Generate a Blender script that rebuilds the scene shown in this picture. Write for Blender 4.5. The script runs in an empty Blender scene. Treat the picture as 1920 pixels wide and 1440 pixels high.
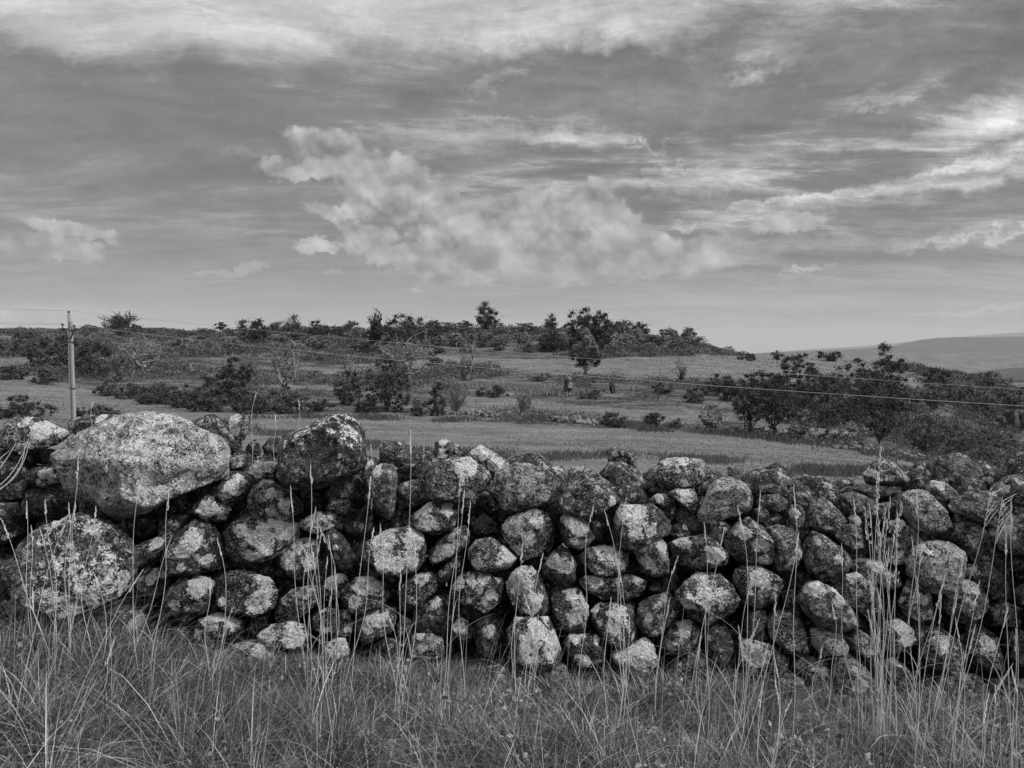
import bpy, math, random
import numpy as np
from mathutils import Vector
sc = bpy.context.scene
COL = sc.collection
RAD = math.radians

# ------------------------------------------------------------------ camera, world, sun, exposure
F_PX, CX, CY = 1397.0, 960.0, 720.0          # focal length and centre of the 1920x1440 photograph
PITCH = math.atan((720 - 650) / F_PX)
CAM_Z = 1.55
cam_data = bpy.data.cameras.new('camera')
cam_data.sensor_width = 36.0
cam_data.angle = 2 * math.atan(960 / F_PX)
cam_data.clip_start = 0.05
cam_data.clip_end = 40000
cam = bpy.data.objects.new('camera', cam_data)
cam.location = (0, 0, CAM_Z)
cam.rotation_euler = (math.pi / 2 - PITCH, 0, 0)
COL.objects.link(cam)
sc.camera = cam
sc.view_settings.view_transform = 'Standard'
sc.view_settings.look = 'None'
sc.view_settings.gamma = 1.0
sc.view_settings.exposure = 0.0
sc.cycles.volume_bounces = 1
sc.cycles.max_bounces = 5
sc.cycles.diffuse_bounces = 3
sc.cycles.glossy_bounces = 1
sc.cycles.transmission_bounces = 1
sc.cycles.transparent_max_bounces = 4

SUN_EL, SUN_AZ = 44.0, 112.0                  # azimuth clockwise from +Y (the view); behind thin cloud
sun_data = bpy.data.lights.new('sun', 'SUN')
sun_data.energy = 2.6
sun_data.angle = RAD(12)
sun_data.color = (1, 1, 1)
sun = bpy.data.objects.new('sun', sun_data)
sd = Vector((math.sin(RAD(SUN_AZ)) * math.cos(RAD(SUN_EL)), math.cos(RAD(SUN_AZ)) * math.cos(RAD(SUN_EL)), math.sin(RAD(SUN_EL))))
sun.rotation_euler = sd.to_track_quat('Z', 'Y').to_euler()
COL.objects.link(sun)

def slope_at(v):                              # fall of the sight line per metre forward
    return (F_PX * math.sin(PITCH) + (v - CY) * math.cos(PITCH)) / (F_PX * math.cos(PITCH) - (v - CY) * math.sin(PITCH))
def azi_at(u, v):                             # sideways run per metre forward
    return (u - CX) / (F_PX * math.cos(PITCH) - (v - CY) * math.sin(PITCH))
def at(u, v, y):
    return Vector((azi_at(u, v) * y, y, CAM_Z - slope_at(v) * y))
def sky_ae(u, v):
    d = at(u, v, 1.0) - Vector((0, 0, CAM_Z))
    d.normalize()
    return math.degrees(math.atan2(d.x, d.y)), math.degrees(math.asin(d.z))

class NT:
    def __init__(s, tree):
        s.t = tree; s.n = tree.nodes; s.l = tree.links
    def new(s, ty, **kw):
        n = s.n.new(ty)
        for k, v in kw.items(): setattr(n, k, v)
        return n
    def put(s, sock, v):
        if isinstance(v, bpy.types.NodeSocket): s.l.new(v, sock)
        elif v is not None: sock.default_value = v
    def m(s, op, a, b=None, c=None, clamp=False):
        n = s.new('ShaderNodeMath', operation=op); n.use_clamp = clamp
        s.put(n.inputs[0], a); s.put(n.inputs[1], b); s.put(n.inputs[2], c)
        return n.outputs[0]
    def vm(s, op, a, b=None):
        n = s.new('ShaderNodeVectorMath', operation=op)
        s.put(n.inputs[0], a); s.put(n.inputs[1], b)
        return n.outputs['Value'] if op in ('LENGTH', 'DOT_PRODUCT') else n.outputs[0]
    def rng(s, v, a, b, c, d, smooth=False):
        n = s.new('ShaderNodeMapRange'); n.interpolation_type = 'SMOOTHSTEP' if smooth else 'LINEAR'
        s.put(n.inputs[0], v)
        for i, x in enumerate((a, b, c, d)): s.put(n.inputs[i + 1], x)
        return n.outputs[0]
    dims = '3D'
    def noise(s, vec, scale, detail=4, rough=0.55, dist=0.0, out=0):
        n = s.new('ShaderNodeTexNoise'); n.noise_dimensions = s.dims
        s.put(n.inputs['Vector'], vec); n.inputs['Scale'].default_value = scale
        n.inputs['Detail'].default_value = detail; n.inputs['Roughness'].default_value = rough
        n.inputs['Distortion'].default_value = dist
        return n.outputs[out]
    def mapping(s, vec, loc=(0, 0, 0), rot=(0, 0, 0), scale=(1, 1, 1), ty='POINT'):
        n = s.new('ShaderNodeMapping', vector_type=ty)
        s.put(n.inputs[0], vec); n.inputs[1].default_value = loc; n.inputs[2].default_value = rot; n.inputs[3].default_value = scale
        return n.outputs[0]
    def grey(s, v):
        n = s.new('ShaderNodeCombineColor')
        for i in range(3): s.put(n.inputs[i], v)
        return n.outputs[0]
    def mix(s, f, a, b):
        n = s.new('ShaderNodeMix', data_type='FLOAT')
        s.put(n.inputs[0], f); s.put(n.inputs[2], a); s.put(n.inputs[3], b)
        return n.outputs[0]

def build_world():
    w = bpy.data.worlds.new('World'); sc.world = w; w.use_nodes = True
    t = NT(w.node_tree); t.n.clear(); t.dims = '2D'
    tc = t.new('ShaderNodeTexCoord')
    sep = t.new('ShaderNodeSeparateXYZ'); t.put(sep.inputs[0], tc.outputs['Generated'])
    A = t.m('MULTIPLY', t.m('ARCTAN2', sep.outputs[0], sep.outputs[1]), 57.2958)
    E = t.m('MULTIPLY', t.m('ARCSINE', sep.outputs[2]), 57.2958)
    cmb = t.new('ShaderNodeCombineXYZ'); t.put(cmb.inputs[0], A); t.put(cmb.inputs[1], E)
    P = cmb.outputs[0]
    # slow warp for the layered cloud, billowing warp for the cumulus
    st = t.mapping(P, rot=(0, 0, RAD(-6)), scale=(0.045, 0.15, 1))
    w1 = t.vm('MULTIPLY', t.vm('SUBTRACT', t.noise(st, 1.0, 5, 0.6, 0, 1), (0.5, 0.5, 0.5)), (8, 2.6, 0))
    w1b = t.vm('MULTIPLY', t.vm('SUBTRACT', t.noise(P, 0.42, 4, 0.62, 0, 1), (0.5, 0.5, 0.5)), (3.2, 2.2, 0))
    PS = t.vm('ADD', t.vm('ADD', P, w1), w1b)
    w2 = t.vm('MULTIPLY', t.vm('SUBTRACT', t.noise(P, 0.7, 6, 0.64, 0, 1), (0.5, 0.5, 0.5)), (2.2, 2.0, 0))
    PC = t.vm('ADD', P, w2)
    def flat(src):
        q = t.new('ShaderNodeSeparateXYZ'); t.put(q.inputs[0], src); return q.outputs[0], q.outputs[1]
    def blob(xy, b, soft, prev, gr=1.0):
        c3 = t.new('ShaderNodeCombineXYZ'); t.put(c3.inputs[0], xy[0]); t.put(c3.inputs[1], xy[1]); t.put(c3.inputs[2], prev)
        src = c3.outputs[0]
        u, v, ru, rv, rot, amp = b
        a, e = sky_ae(u, v)
        k = 57.3 / F_PX
        q = t.mapping(src, loc=(a, e, 0), rot=(0, 0, RAD(rot)), scale=(ru * k * gr, rv * k * gr, 1e5), ty='TEXTURE')
        return t.rng(t.vm('LENGTH', q), 1.0 + soft, 1.0 - soft, 0.0, amp, True)
    def total(src, bl, soft):
        acc = None; xy = flat(src)
        for b in bl:
            x = blob(xy, b, soft, 0.0 if acc is None else acc)
            acc = x if acc is None else t.m('ADD', acc, x)
        return acc
    soft_b = [(280, 18, 560, 84, -3, .17), (900, 18, 430, 48, 0, .12), (1080, 45, 190, 40, 5, .15), (960, 65, 70, 22, 10, .14),
              (180, 110, 150, 30, -20, .12),
              (240, 228, 95, 34, 50, .075), (400, 272, 190, 14, 0, .06), (810, 252, 190, 22, -3, .11),
              (1250, 262, 300, 18, -5, .07), (1330, 342, 150, 16, -6, .10), (1240, 320, 130, 12, 0, .09),
              (1430, 110, 120, 36, 30, .11), (1640, 185, 170, 18, 12, .16), (1890, 210, 80, 40, 35, .20),
              (1880, 300, 150, 13, 10, .18), (1480, 275, 200, 18, 8, .06), (1560, 378, 260, 9, 2, .14), (1780, 245, 170, 10, 8, .10), (1880, 335, 130, 7, 6, .12), (1250, 345, 170, 9, -8, .07), (1780, 352, 300, 20, 6, .16),
              (1860, 447, 150, 11, 3, .15), (1430, 468, 150, 16, 4, .10), (1850, 575, 150, 5, 4, .09),
              (960, 604, 420, 5, 1, .04), (1600, 545, 400, 30, 0, .03), (40, 590, 130, 18, 0, .09),
              (1780, 40, 400, 95, 12, -.14), (1440, 60, 170, 60, 20, -.04), (1560, 180, 160, 24, 10, -.05), (1850, 130, 170, 30, 15, -.05),
              (1640, 310, 360, 26, 9, -.055), (1780, 395, 360, 30, 4, -.06), (1320, 400, 280, 28, 2, -.02), (1650, 475, 260, 13, 2, -.04),
              (250, 325, 560, 26, -1, -.045), (300, 430, 420, 60, 0, -.02), (1130, 300, 300, 22, 3, -.02)]
    bank_b = [(150, 205, 440, 75, 2, -.14), (720, 165, 480, 74, 5, -.16), (1080, 150, 240, 66, -15, -.12), (1250, 180, 240, 60, 0, -.09),
              (1700, 205, 190, 26, 6, -.085), (1560, 262, 150, 14, 8, -.03)]
    crisp_b = [(940, 137, 62, 12, 18, .26), (1025, 152, 34, 8, 20, .22), (1010, 265, 62, 11, -8, .17), (1410, 135, 70, 9, 10, .16),
               (1520, 375, 110, 5, 2, .26), (1860, 305, 90, 6, 8, .22), (1885, 225, 60, 16, 35, .15), (1540, 497, 34, 4, 0, .2),
               (1870, 449, 110, 4, 3, .20), (1240, 300, 60, 4, 2, .15), (1190, 268, 34, 3, 0, .2), (900, 222, 90, 6, -5, .09), (430, 275, 110, 6, 0, .08),
               (1700, 183, 90, 6, 8, .12), (300, 150, 140, 12, -4, .07), (1110, 70, 90, 14, 0, .08)]
    soft_v = total(PS, soft_b, 0.75)
    PF = t.vm('ADD', PS, t.vm('MULTIPLY', t.vm('SUBTRACT', t.noise(P, 1.1, 4, 0.68, 0, 1), (0.5, 0.5, 0.5)), (2.4, 1.2, 0)))
    crisp_v = t.m('ADD', t.m('MULTIPLY', total(PF, crisp_b, 0.97), 0.85), total(PF, bank_b, 0.42))
    base = t.new('ShaderNodeValToRGB')
    t.put(base.inputs[0], t.m('DIVIDE', E, 90.0))
    cr = base.color_ramp; cr.interpolation = 'B_SPLINE'
    stops = [(0.0, .36), (0.03, .33), (0.06, .25), (0.12, .195), (0.2, .25), (0.28, .33), (0.42, .80), (1.0, 1.1)]
    while len(cr.elements) < len(stops): cr.elements.new(0.5)
    for el, (p, c) in zip(cr.elements, stops): el.position = p; el.color = (c, c, c, 1)
    # the cloud deck as a flat layer overhead, so that its ripples crowd together towards the horizon
    zz = t.m('ADD', t.m('MAXIMUM', sep.outputs[2], 0.0), 0.10)
    dk = t.new('ShaderNodeCombineXYZ'); t.put(dk.inputs[0], t.m('DIVIDE', sep.outputs[0], zz)); t.put(dk.inputs[1], t.m('DIVIDE', sep.outputs[1], zz))
    d1 = t.mapping(dk.outputs[0], loc=(3.1, 1.7, 0), rot=(0, 0, RAD(14)), scale=(0.75, 1.5, 1))
    nd = t.noise(d1, 1.15, 7, 0.68, 0.3)
    d2 = t.mapping(dk.outputs[0], loc=(7.3, 4.2, 0), rot=(0, 0, RAD(24)), scale=(1.0, 2.0, 1))
    nr = t.noise(d2, 1.9, 6, 0.7, 0.3)
    s1 = t.m('MULTIPLY', t.m('SUBTRACT', nd, 0.5), 0.52)
    rip = t.m('SUBTRACT', 1.0, t.m('MULTIPLY', t.m('ABSOLUTE', t.m('SUBTRACT', nr, 0.5)), 6.0))
    s2 = t.m('ADD', t.m('MULTIPLY', t.m('SUBTRACT', nr, 0.5), 0.22), t.m('MULTIPLY', t.m('POWER', t.m('MAXIMUM', rip, 0.0), 2.5), t.rng(nd, 0.47, 0.64, 0.0, 0.17, True)))
    ampE = t.m('MULTIPLY', t.rng(E, 2.0, 15.0, 0.16, 1.0, True), t.rng(A, -18, 22, 0.62, 1.1, True))
    strat = t.m('ADD', t.m('ADD', base.outputs[0], t.m('MULTIPLY', t.m('ADD', s1, s2), ampE)), t.m('ADD', soft_v, crisp_v))
    sm = t.new('ShaderNodeMath', operation='SMOOTH_MAX'); t.put(sm.inputs[0], strat); sm.inputs[1].default_value = 0.185; sm.inputs[2].default_value = 0.08
    strat = t.m('MULTIPLY', sm.outputs[0], t.m('MULTIPLY', t.mix(ampE, 1.0, t.rng(nd, 0.33, 0.67, 0.76, 1.32)), t.m('MULTIPLY', t.mix(ampE, 1.0, t.rng(nr, 0.33, 0.67, 0.84, 1.24)), t.mix(ampE, 1.0, t.rng(t.noise(t.mapping(PF, scale=(.16, .34, 1)), 1.0, 7, 0.68), 0.35, 0.65, 0.86, 1.16)))))
    cum = [(640, 300, 84, 40, -20, 1), (705, 350, 90, 46, -25, 1), (760, 322, 38, 30, 0, 1), (805, 375, 80, 34, -20, 1), (555, 318, 62, 18, 0, .75),
           (585, 262, 50, 16, -10, .6), (880, 440, 84, 50, 0, 1), (960, 440, 90, 62, 0, 1), (690, 445, 48, 27, 0, 1), (745, 478, 92, 22, -10, .9),
           (1030, 362, 32, 13, 40, .8), (1005, 392, 64, 24, 0, 1), (1108, 410, 62, 50, 0, 1), (1120, 362, 24, 28, 0, .9), (1165, 440, 92, 40, -20, 1),
           (1240, 476, 120, 32, -5, 1), (1070, 498, 200, 38, 0, .85), (850, 520, 110, 18, 0, .8), (590, 460, 44, 13, 0, 1), (98, 464, 78, 18, -6, 1),
           (118, 428, 66, 12, -8, .95), (410, 514, 38, 7, 0, 1), (468, 503, 23, 12, 0, 1), (628, 508, 19, 6, 0, .9), (1278, 425, 20, 9, 0, .8),
           (1478, 417, 56, 16, 5, .75), (1480, 530, 48, 13, 0, .55), (620, 402, 34, 18, -20, .9), (680, 395, 40, 16, 0, .8), (28, 594, 64, 14, 0, 1), (1330, 468, 70, 26, 0, .7),
           (1054, 530, 16, 10, 0, .9), (785, 548, 14, 6, 0, .7), (870, 550, 14, 6, 0, .6), (1625, 550, 12, 7, 0, .5)]
    cacc = None; xyc = flat(PC)
    for b in cum:
        x = blob(xyc, b, 0.45, 0.0 if cacc is None else cacc, 1.04)
        cacc = x if cacc is None else t.m('MAXIMUM', cacc, x)
    def puff(scale, vec):
        v = t.new('ShaderNodeTexVoronoi', feature='SMOOTH_F1'); v.voronoi_dimensions = '2D'; v.inputs['Scale'].default_value = scale; v.inputs['Smoothness'].default_value = 0.35
        t.put(v.inputs['Vector'], vec); return v.outputs['Distance']
    wp = t.vm('ADD', P, t.vm('MULTIPLY', w2, (0.45, 0.45, 0)))
    pf = t.m('ADD', t.m('MULTIPLY', puff(0.42, wp), 0.65), t.m('MULTIPLY', puff(1.0, wp), 0.35))
    pfu = t.m('ADD', t.m('MULTIPLY', puff(0.42, t.vm('ADD', wp, (0.25, 0.8, 0))), 0.65), t.m('MULTIPLY', puff(1.0, t.vm('ADD', wp, (0.12, 0.35, 0))), 0.35))
    cacc = t.m('ADD', cacc, t.m('MULTIPLY', t.m('SUBTRACT', 0.42, pf), 0.75))
    cmask = t.m('MULTIPLY', t.rng(cacc, 0.14, 0.74, 0.0, 1.0, True), t.m('MULTIPLY', t.rng(E, 3.5, 9.0, 0.5, 1.0, True), t.rng(t.noise(t.mapping(P, scale=(0.2, 0.35, 1)), 1.0, 2, 0.5), 0.3, 0.6, 0.78, 1.0)))
    # billows: lighter tops, greyer hollows
    PCs = t.vm('ADD', P, t.vm('MULTIPLY', w2, (0.5, 0.5, 0)))
    up = t.vm('ADD', PCs, (0.4, -1.3, 0))
    bil = t.m('SUBTRACT', t.noise(PCs, 0.33, 3, 0.55), t.noise(up, 0.33, 3, 0.55))
    ccol = t.m('ADD', t.rng(E, 4, 14, 0.40, 0.37), t.m('ADD', t.m('MULTIPLY', bil, 0.45), t.m('ADD', t.m('MULTIPLY', t.m('SUBTRACT', 0.42, pf), 0.16), t.m('MULTIPLY', t.m('SUBTRACT', pfu, pf), 0.30))))
    clouds = t.mix(cmask, strat, ccol)
    sky = t.new('ShaderNodeTexSky', sky_type='NISHITA'); sky.sun_disc = False
    sky.sun_elevation = RAD(SUN_EL); sky.sun_rotation = RAD(SUN_AZ)
    bw = t.new('ShaderNodeRGBToBW'); t.put(bw.inputs[0], sky.outputs[0])
    col = t.m('ADD', t.m('MULTIPLY', bw.outputs[0], 0.05), t.m('MULTIPLY', clouds, 9.0))
    below = t.rng(E, -1.5, -0.2, 1.6, 1.0)
    bg = t.new('ShaderNodeBackground'); t.put(bg.inputs[0], t.grey(col)); bg.inputs[1].default_value = 0.11
    out = t.new('ShaderNodeOutputWorld'); t.l.new(bg.outputs[0], out.inputs[0])
    w.cycles.sampling_method = 'MANUAL'; w.cycles.sample_map_resolution = 512
build_world()

# ------------------------------------------------------------------ helpers
def tag(o, label=None, cat=None, group=None, kind=None):
    if label: o['label'] = label
    if cat: o['category'] = cat
    if group: o['group'] = group
    if kind: o['kind'] = kind
    return o
def new_mesh(name, V, F, mat=None, smooth=True, attrs=None):
    V = np.asarray(V, dtype=np.float32).reshape(-1, 3); F = np.asarray(F, dtype=np.int32)
    me = bpy.data.meshes.new(name)
    k = F.shape[1]
    me.vertices.add(len(V)); me.vertices.foreach_set('co', V.ravel())
    me.loops.add(F.size); me.loops.foreach_set('vertex_index', F.ravel())
    me.polygons.add(len(F)); me.polygons.foreach_set('loop_start', np.arange(0, F.size, k, dtype=np.int32))
    me.update(calc_edges=True)
    me.polygons.foreach_set('use_smooth', np.full(len(F), smooth, dtype=bool))
    if attrs:
        for an, av in attrs.items():
            a = me.attributes.new(an, 'FLOAT', 'POINT'); a.data.foreach_set('value', np.asarray(av, dtype=np.float32))
    if mat: me.materials.append(mat)
    me.validate(); me.update()
    return me
def put(name, me, parent=None, loc=(0, 0, 0)):
    o = bpy.data.objects.new(name, me); COL.objects.link(o); o.location = loc
    if parent: o.parent = parent
    return o
def thing(name, label, cat, loc, group=None, rz=0):
    o = bpy.data.objects.new(name, None); COL.objects.link(o)
    o.empty_display_size = 0.2; o.location = loc; o.rotation_euler = (0, 0, rz)
    return tag(o, label, cat, group)

_h = np.random.RandomState(7).rand(4096).astype(np.float32)
def vnoise(P, seed=0):
    P = np.asarray(P, dtype=np.float64) + seed * 17.31
    i = np.floor(P).astype(np.int64); f = P - i; f = f * f * (3 - 2 * f)
    def h(a, b, c): return _h[(a * 73856093 ^ b * 19349663 ^ c * 83492791) & 4095]
    r = 0
    for dx in (0, 1):
        for dy in (0, 1):
            for dz in (0, 1):
                w = (f[:, 0] if dx else 1 - f[:, 0]) * (f[:, 1] if dy else 1 - f[:, 1]) * (f[:, 2] if dz else 1 - f[:, 2])
                r = r + w * h(i[:, 0] + dx, i[:, 1] + dy, i[:, 2] + dz)
    return r * 2 - 1
def fbm(P, seed=0, octv=4, rough=0.5):
    r = 0; a = 1.0; P = np.asarray(P, dtype=np.float64)
    for k in range(octv):
        r = r + a * vnoise(P * (2.03 ** k), seed + k * 3.7); a *= rough
    return r

_ico = {}
def ico(n):
    if n in _ico: return _ico[n]
    t = (1 + 5 ** .5) / 2
    V = [(-1, t, 0), (1, t, 0), (-1, -t, 0), (1, -t, 0), (0, -1, t), (0, 1, t), (0, -1, -t), (0, 1, -t), (t, 0, -1), (t, 0, 1), (-t, 0, -1), (-t, 0, 1)]
    Fc = [(0, 11, 5), (0, 5, 1), (0, 1, 7), (0, 7, 10), (0, 10, 11), (1, 5, 9), (5, 11, 4), (11, 10, 2), (10, 7, 6), (7, 1, 8),
          (3, 9, 4), (3, 4, 2), (3, 2, 6), (3, 6, 8), (3, 8, 9), (4, 9, 5), (2, 4, 11), (6, 2, 10), (8, 6, 7), (9, 8, 1)]
    V = [tuple(np.array(v) / np.linalg.norm(v)) for v in V]
    for _ in range(n):
        mid = {}; nf = []
        def md(a, b):
            k = (a, b) if a < b else (b, a)
            if k not in mid:
                m = np.array(V[a]) + np.array(V[b]); V.append(tuple(m / np.linalg.norm(m))); mid[k] = len(V) - 1
            return mid[k]
        for a, b, c in Fc:
            x, y, z = md(a, b), md(b, c), md(c, a)
            nf += [(a, x, z), (b, y, x), (c, z, y), (x, y, z)]
        Fc = nf
    _ico[n] = (np.array(V), np.array(Fc, dtype=np.int32))
    return _ico[n]

# ------------------------------------------------------------------ materials (the photograph is black and white)
def new_mat(name):
    m = bpy.data.materials.new(name); m.use_nodes = True
    t = NT(m.node_tree); t.n.clear()
    out = t.new('ShaderNodeOutputMaterial'); b = t.new('ShaderNodeBsdfPrincipled')
    t.l.new(b.outputs[0], out.inputs[0])
    b.inputs['Specular IOR Level'].default_value = 0.25
    return m, t, b
def bump(t, b, h, strength=0.5, dist=0.01):
    n = t.new('ShaderNodeBump'); n.inputs['Strength'].default_value = strength; n.inputs['Distance'].default_value = dist
    t.put(n.inputs['Height'], h); t.l.new(n.outputs[0], b.inputs['Normal'])

def mat_rock():
    m, t, b = new_mat('lichened_rock')
    geo = t.new('ShaderNodeNewGeometry'); pos = geo.outputs['Position']
    def oat(nm):
        a = t.new('ShaderNodeAttribute', attribute_type='OBJECT', attribute_name=nm); return a.outputs['Fac']
    tone, spk = oat('stone_tone'), oat('speckle')
    lich_lit = t.new('ShaderNodeAttribute', attribute_type='GEOMETRY', attribute_name='crust').outputs['Fac']
    n_big = t.noise(pos, 7, 5, 0.6)
    n_mid = t.noise(pos, 26, 8, 0.68)
    n_fin = t.noise(pos, 120, 6, 0.7)
    n_gr = t.noise(pos, 330, 3, 0.6)
    rock = t.m('MULTIPLY', t.m('ADD', 0.008, t.m('MULTIPLY', t.rng(n_mid, .40, .62, 0.0, 1.0), 0.10)), tone)
    rock = t.m('MULTIPLY', rock, t.rng(n_fin, 0.40, 0.60, 0.25, 1.9))
    rock = t.m('MULTIPLY', rock, t.rng(n_big, 0.3, 0.7, 0.6, 1.4))
    # grey-white crustose lichen: the big crusts of each stone (on the big peaked boulder, painted top light), then scattered rosettes, then specks
    edge = t.m('ADD', lich_lit, t.m('MULTIPLY', t.m('SUBTRACT', n_mid, 0.5), 1.15))
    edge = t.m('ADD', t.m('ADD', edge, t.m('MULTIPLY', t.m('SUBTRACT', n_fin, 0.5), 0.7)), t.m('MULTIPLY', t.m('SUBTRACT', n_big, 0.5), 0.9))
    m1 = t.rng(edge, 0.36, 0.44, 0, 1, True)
    vor = t.new('ShaderNodeTexVoronoi'); t.put(vor.inputs['Vector'], t.vm('ADD', pos, t.vm('MULTIPLY', t.noise(pos, 45, 4, 0.6, 0, 1), (0.03, 0.03, 0.03)))); vor.inputs['Scale'].default_value = 22
    ros = t.m('SUBTRACT', t.m('ADD', t.m('MULTIPLY', t.m('SUBTRACT', n_big, 0.5), 1.6), t.m('MULTIPLY', spk, 0.6)), vor.outputs['Distance'])
    ros = t.m('ADD', ros, t.m('MULTIPLY', t.m('SUBTRACT', n_fin, 0.5), 1.3))
    m2 = t.rng(ros, -0.10, 0.0, 0, 0.9, True)
    n_sp = t.noise(pos, 62, 7, 0.75)
    sp = t.m('ADD', t.m('MULTIPLY', t.m('SUBTRACT', n_fin, 0.5), 1.5), t.m('MULTIPLY', t.m('SUBTRACT', n_sp, 0.5), 1.9))
    m3 = t.rng(t.m('ADD', sp, t.m('MULTIPLY', spk, 0.46)), 0.33, 0.41, 0, 0.85, True)
    # round grey rosettes, each with its own size
    v4 = t.new('ShaderNodeTexVoronoi'); v4.inputs['Scale'].default_value = 10.5; v4.inputs['Randomness'].default_value = 1.0
    t.put(v4.inputs['Vector'], t.vm('ADD', pos, t.vm('MULTIPLY', t.noise(pos, 30, 3, 0.6, 0, 1), (0.014, 0.014, 0.014))))
    sc4 = t.new('ShaderNodeSeparateColor'); t.put(sc4.inputs[0], v4.outputs['Color'])
    rad = t.m('MULTIPLY', t.m('SUBTRACT', t.m('ADD', sc4.outputs[0], t.m('MULTIPLY', spk, 0.35)), 0.55), 0.55)
    m4 = t.m('MULTIPLY', t.rng(t.m('SUBTRACT', rad, v4.outputs['Distance']), -0.015, 0.02, 0, 1, True), t.rng(sc4.outputs[1], 0, 1, 0.35, 0.9))
    m2 = t.m('MAXIMUM', m2, m4)
    lm = t.m('MAXIMUM', m1, t.m('MAXIMUM', m2, m3))
    lcol = t.m('MULTIPLY', t.rng(n_fin, 0.40, 0.60, 0.26, 0.80), t.rng(n_mid, 0.38, 0.62, 0.75, 1.15))
    lcol = t.m('MULTIPLY', lcol, t.mix(m1, 0.72, 1.0))
    holes = t.rng(t.m('ADD', t.m('MULTIPLY', n_sp, 0.6), t.m('MULTIPLY', t.noise(pos, 19, 6, 0.7), 0.4)), 0.415, 0.455, 0.12, 1.0, True)
    lcol = t.m('MULTIPLY', lcol, holes)
    col = t.mix(lm, rock, lcol)
    t.put(b.inputs['Base Color'], t.grey(col)); b.inputs['Roughness'].default_value = 0.92
    h = t.m('ADD', t.m('MULTIPLY', n_mid, 1.0), t.m('ADD', t.m('MULTIPLY', n_fin, 0.45), t.m('ADD', t.m('MULTIPLY', n_gr, 0.14), t.m('MULTIPLY', lm, 0.12))))
    bump(t, b, h, 1.0, 0.018)
    return m
def mat_noise(name, lo, hi, scale, rough=0.9, bs=0.3, bd=0.02, scale2=None, attr=None, spec=0.2):
    m, t, b = new_mat(name)
    pos = t.new('ShaderNodeNewGeometry').outputs['Position']
    n = t.noise(pos, scale, 6, 0.6)
    c = t.rng(n, 0.3, 0.7, lo, hi)
    if scale2: c = t.m('MULTIPLY', c, t.rng(t.noise(pos, scale2, 4, 0.6), 0.3, 0.7, 0.6, 1.4))
    if attr:
        a = t.new('ShaderNodeAttribute', attribute_type='GEOMETRY', attribute_name=attr).outputs['Fac']
        c = t.m('MULTIPLY', c, a)
    t.put(b.inputs['Base Color'], t.grey(c)); b.inputs['Roughness'].default_value = rough
    b.inputs['Specular IOR Level'].default_value = spec
    if bs: bump(t, b, n, bs, bd)
    return m
M_ROCK = mat_rock()
M_LEAF_D = mat_noise('dark_foliage', 0.038, 0.095, 1.3, bs=0, attr='tone')
M_LEAF_M = mat_noise('grey_green_foliage', 0.09, 0.17, 1.3, bs=0, attr='tone')
M_LEAF_L = mat_noise('pale_foliage', 0.15, 0.26, 1.3, bs=0, attr='tone')
M_BARK = mat_noise('dark_bark', 0.03, 0.09, 6, bs=0.4)
M_DEAD = mat_noise('bleached_dead_wood', 0.15, 0.34, 3, bs=0.4)
M_TWIG = mat_noise('grey_twigs', 0.10, 0.2, 4, bs=0)
M_POLE = mat_noise('weathered_pole', 0.30, 0.46, 9, bs=0.2)
M_IRON = mat_noise('dark_iron', 0.03, 0.06, 20, bs=0.1)
M_GLASS = mat_noise('insulator_glaze', 0.05, 0.12, 20, rough=0.3, bs=0)
M_WIRE = mat_noise('aluminium_wire', 0.36, 0.42, 5, rough=0.5, bs=0)
M_GRASS = mat_noise('meadow_grass', 0.75, 1.2, 9, bs=0, attr='tone')
M_STRAW = mat_noise("dry_straw", 0.5, 0.75, 30, bs=0)
M_CLIFF = mat_noise('basalt_cliff', 0.015, 0.12, 0.9, bs=0.8, bd=0.3, scale2=4)
M_RUBB = mat_noise('field_rubble', 0.05, 0.34, 2.2, bs=0.5, bd=0.05, scale2=9)
M_HOUSE = mat_noise('pale_render', 0.35, 0.45, 0.3, bs=0)
M_ROOF = mat_noise('tile_roof', 0.2, 0.3, 0.3, bs=0)
# ------------------------------------------------------------------ the lie of the land
TU = [-500, 0, 300, 600, 960, 1150, 1300, 1400, 1600, 1750, 1900, 2400]
TABLE = {  # distance: image row of the ground at each column
    20: [885, 885, 885, 882, 884, 886, 890, 893, 900, 904, 908, 925],
    30: [836, 836, 838, 838, 840, 842, 850, 856, 868, 884, 898, 925],
    45: [786, 787, 790, 794, 799, 803, 806, 812, 836, 864, 886, 925],
    60: [742, 745, 760, 768, 776, 776, 780, 786, 806, 836, 862, 915],
    80: [700, 704, 722, 734, 742, 742, 746, 752, 772, 800, 836, 890],
    100: [675, 680, 695, 708, 714, 712, 712, 718, 738, 762, 800, 850],
    125: [650, 650, 662, 680, 684, 676, 678, 684, 700, 722, 752, 800],
    150: [640, 638, 648, 660, 658, 657, 663, 671, 677, 696, 719, 750],
    180: [630, 627, 632, 638, 636, 637, 649, 669, 674, 696, 718, 742],
    215: [624, 622, 620, 619, 616, 617, 638, 668, 680, 702, 724, 748],
}
TS = sorted(TABLE)
near = {0.0: 0.0, 3.5: 0.0, 6.0: -0.28, 12.0: -0.85}
ROW_Y = [0.0, 3.5, 6.0, 12.0] + TS + [300, 450, 700, 1500, 3500]
AZ = np.array([(u - CX) / F_PX for u in TU])
Zt = []
lean = np.interp(TU, [-500, 0, 300, 960, 1600, 1900, 2400], [0.2, 0.12, 0.06, -0.06, -0.13, -0.17, -0.22])
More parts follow.
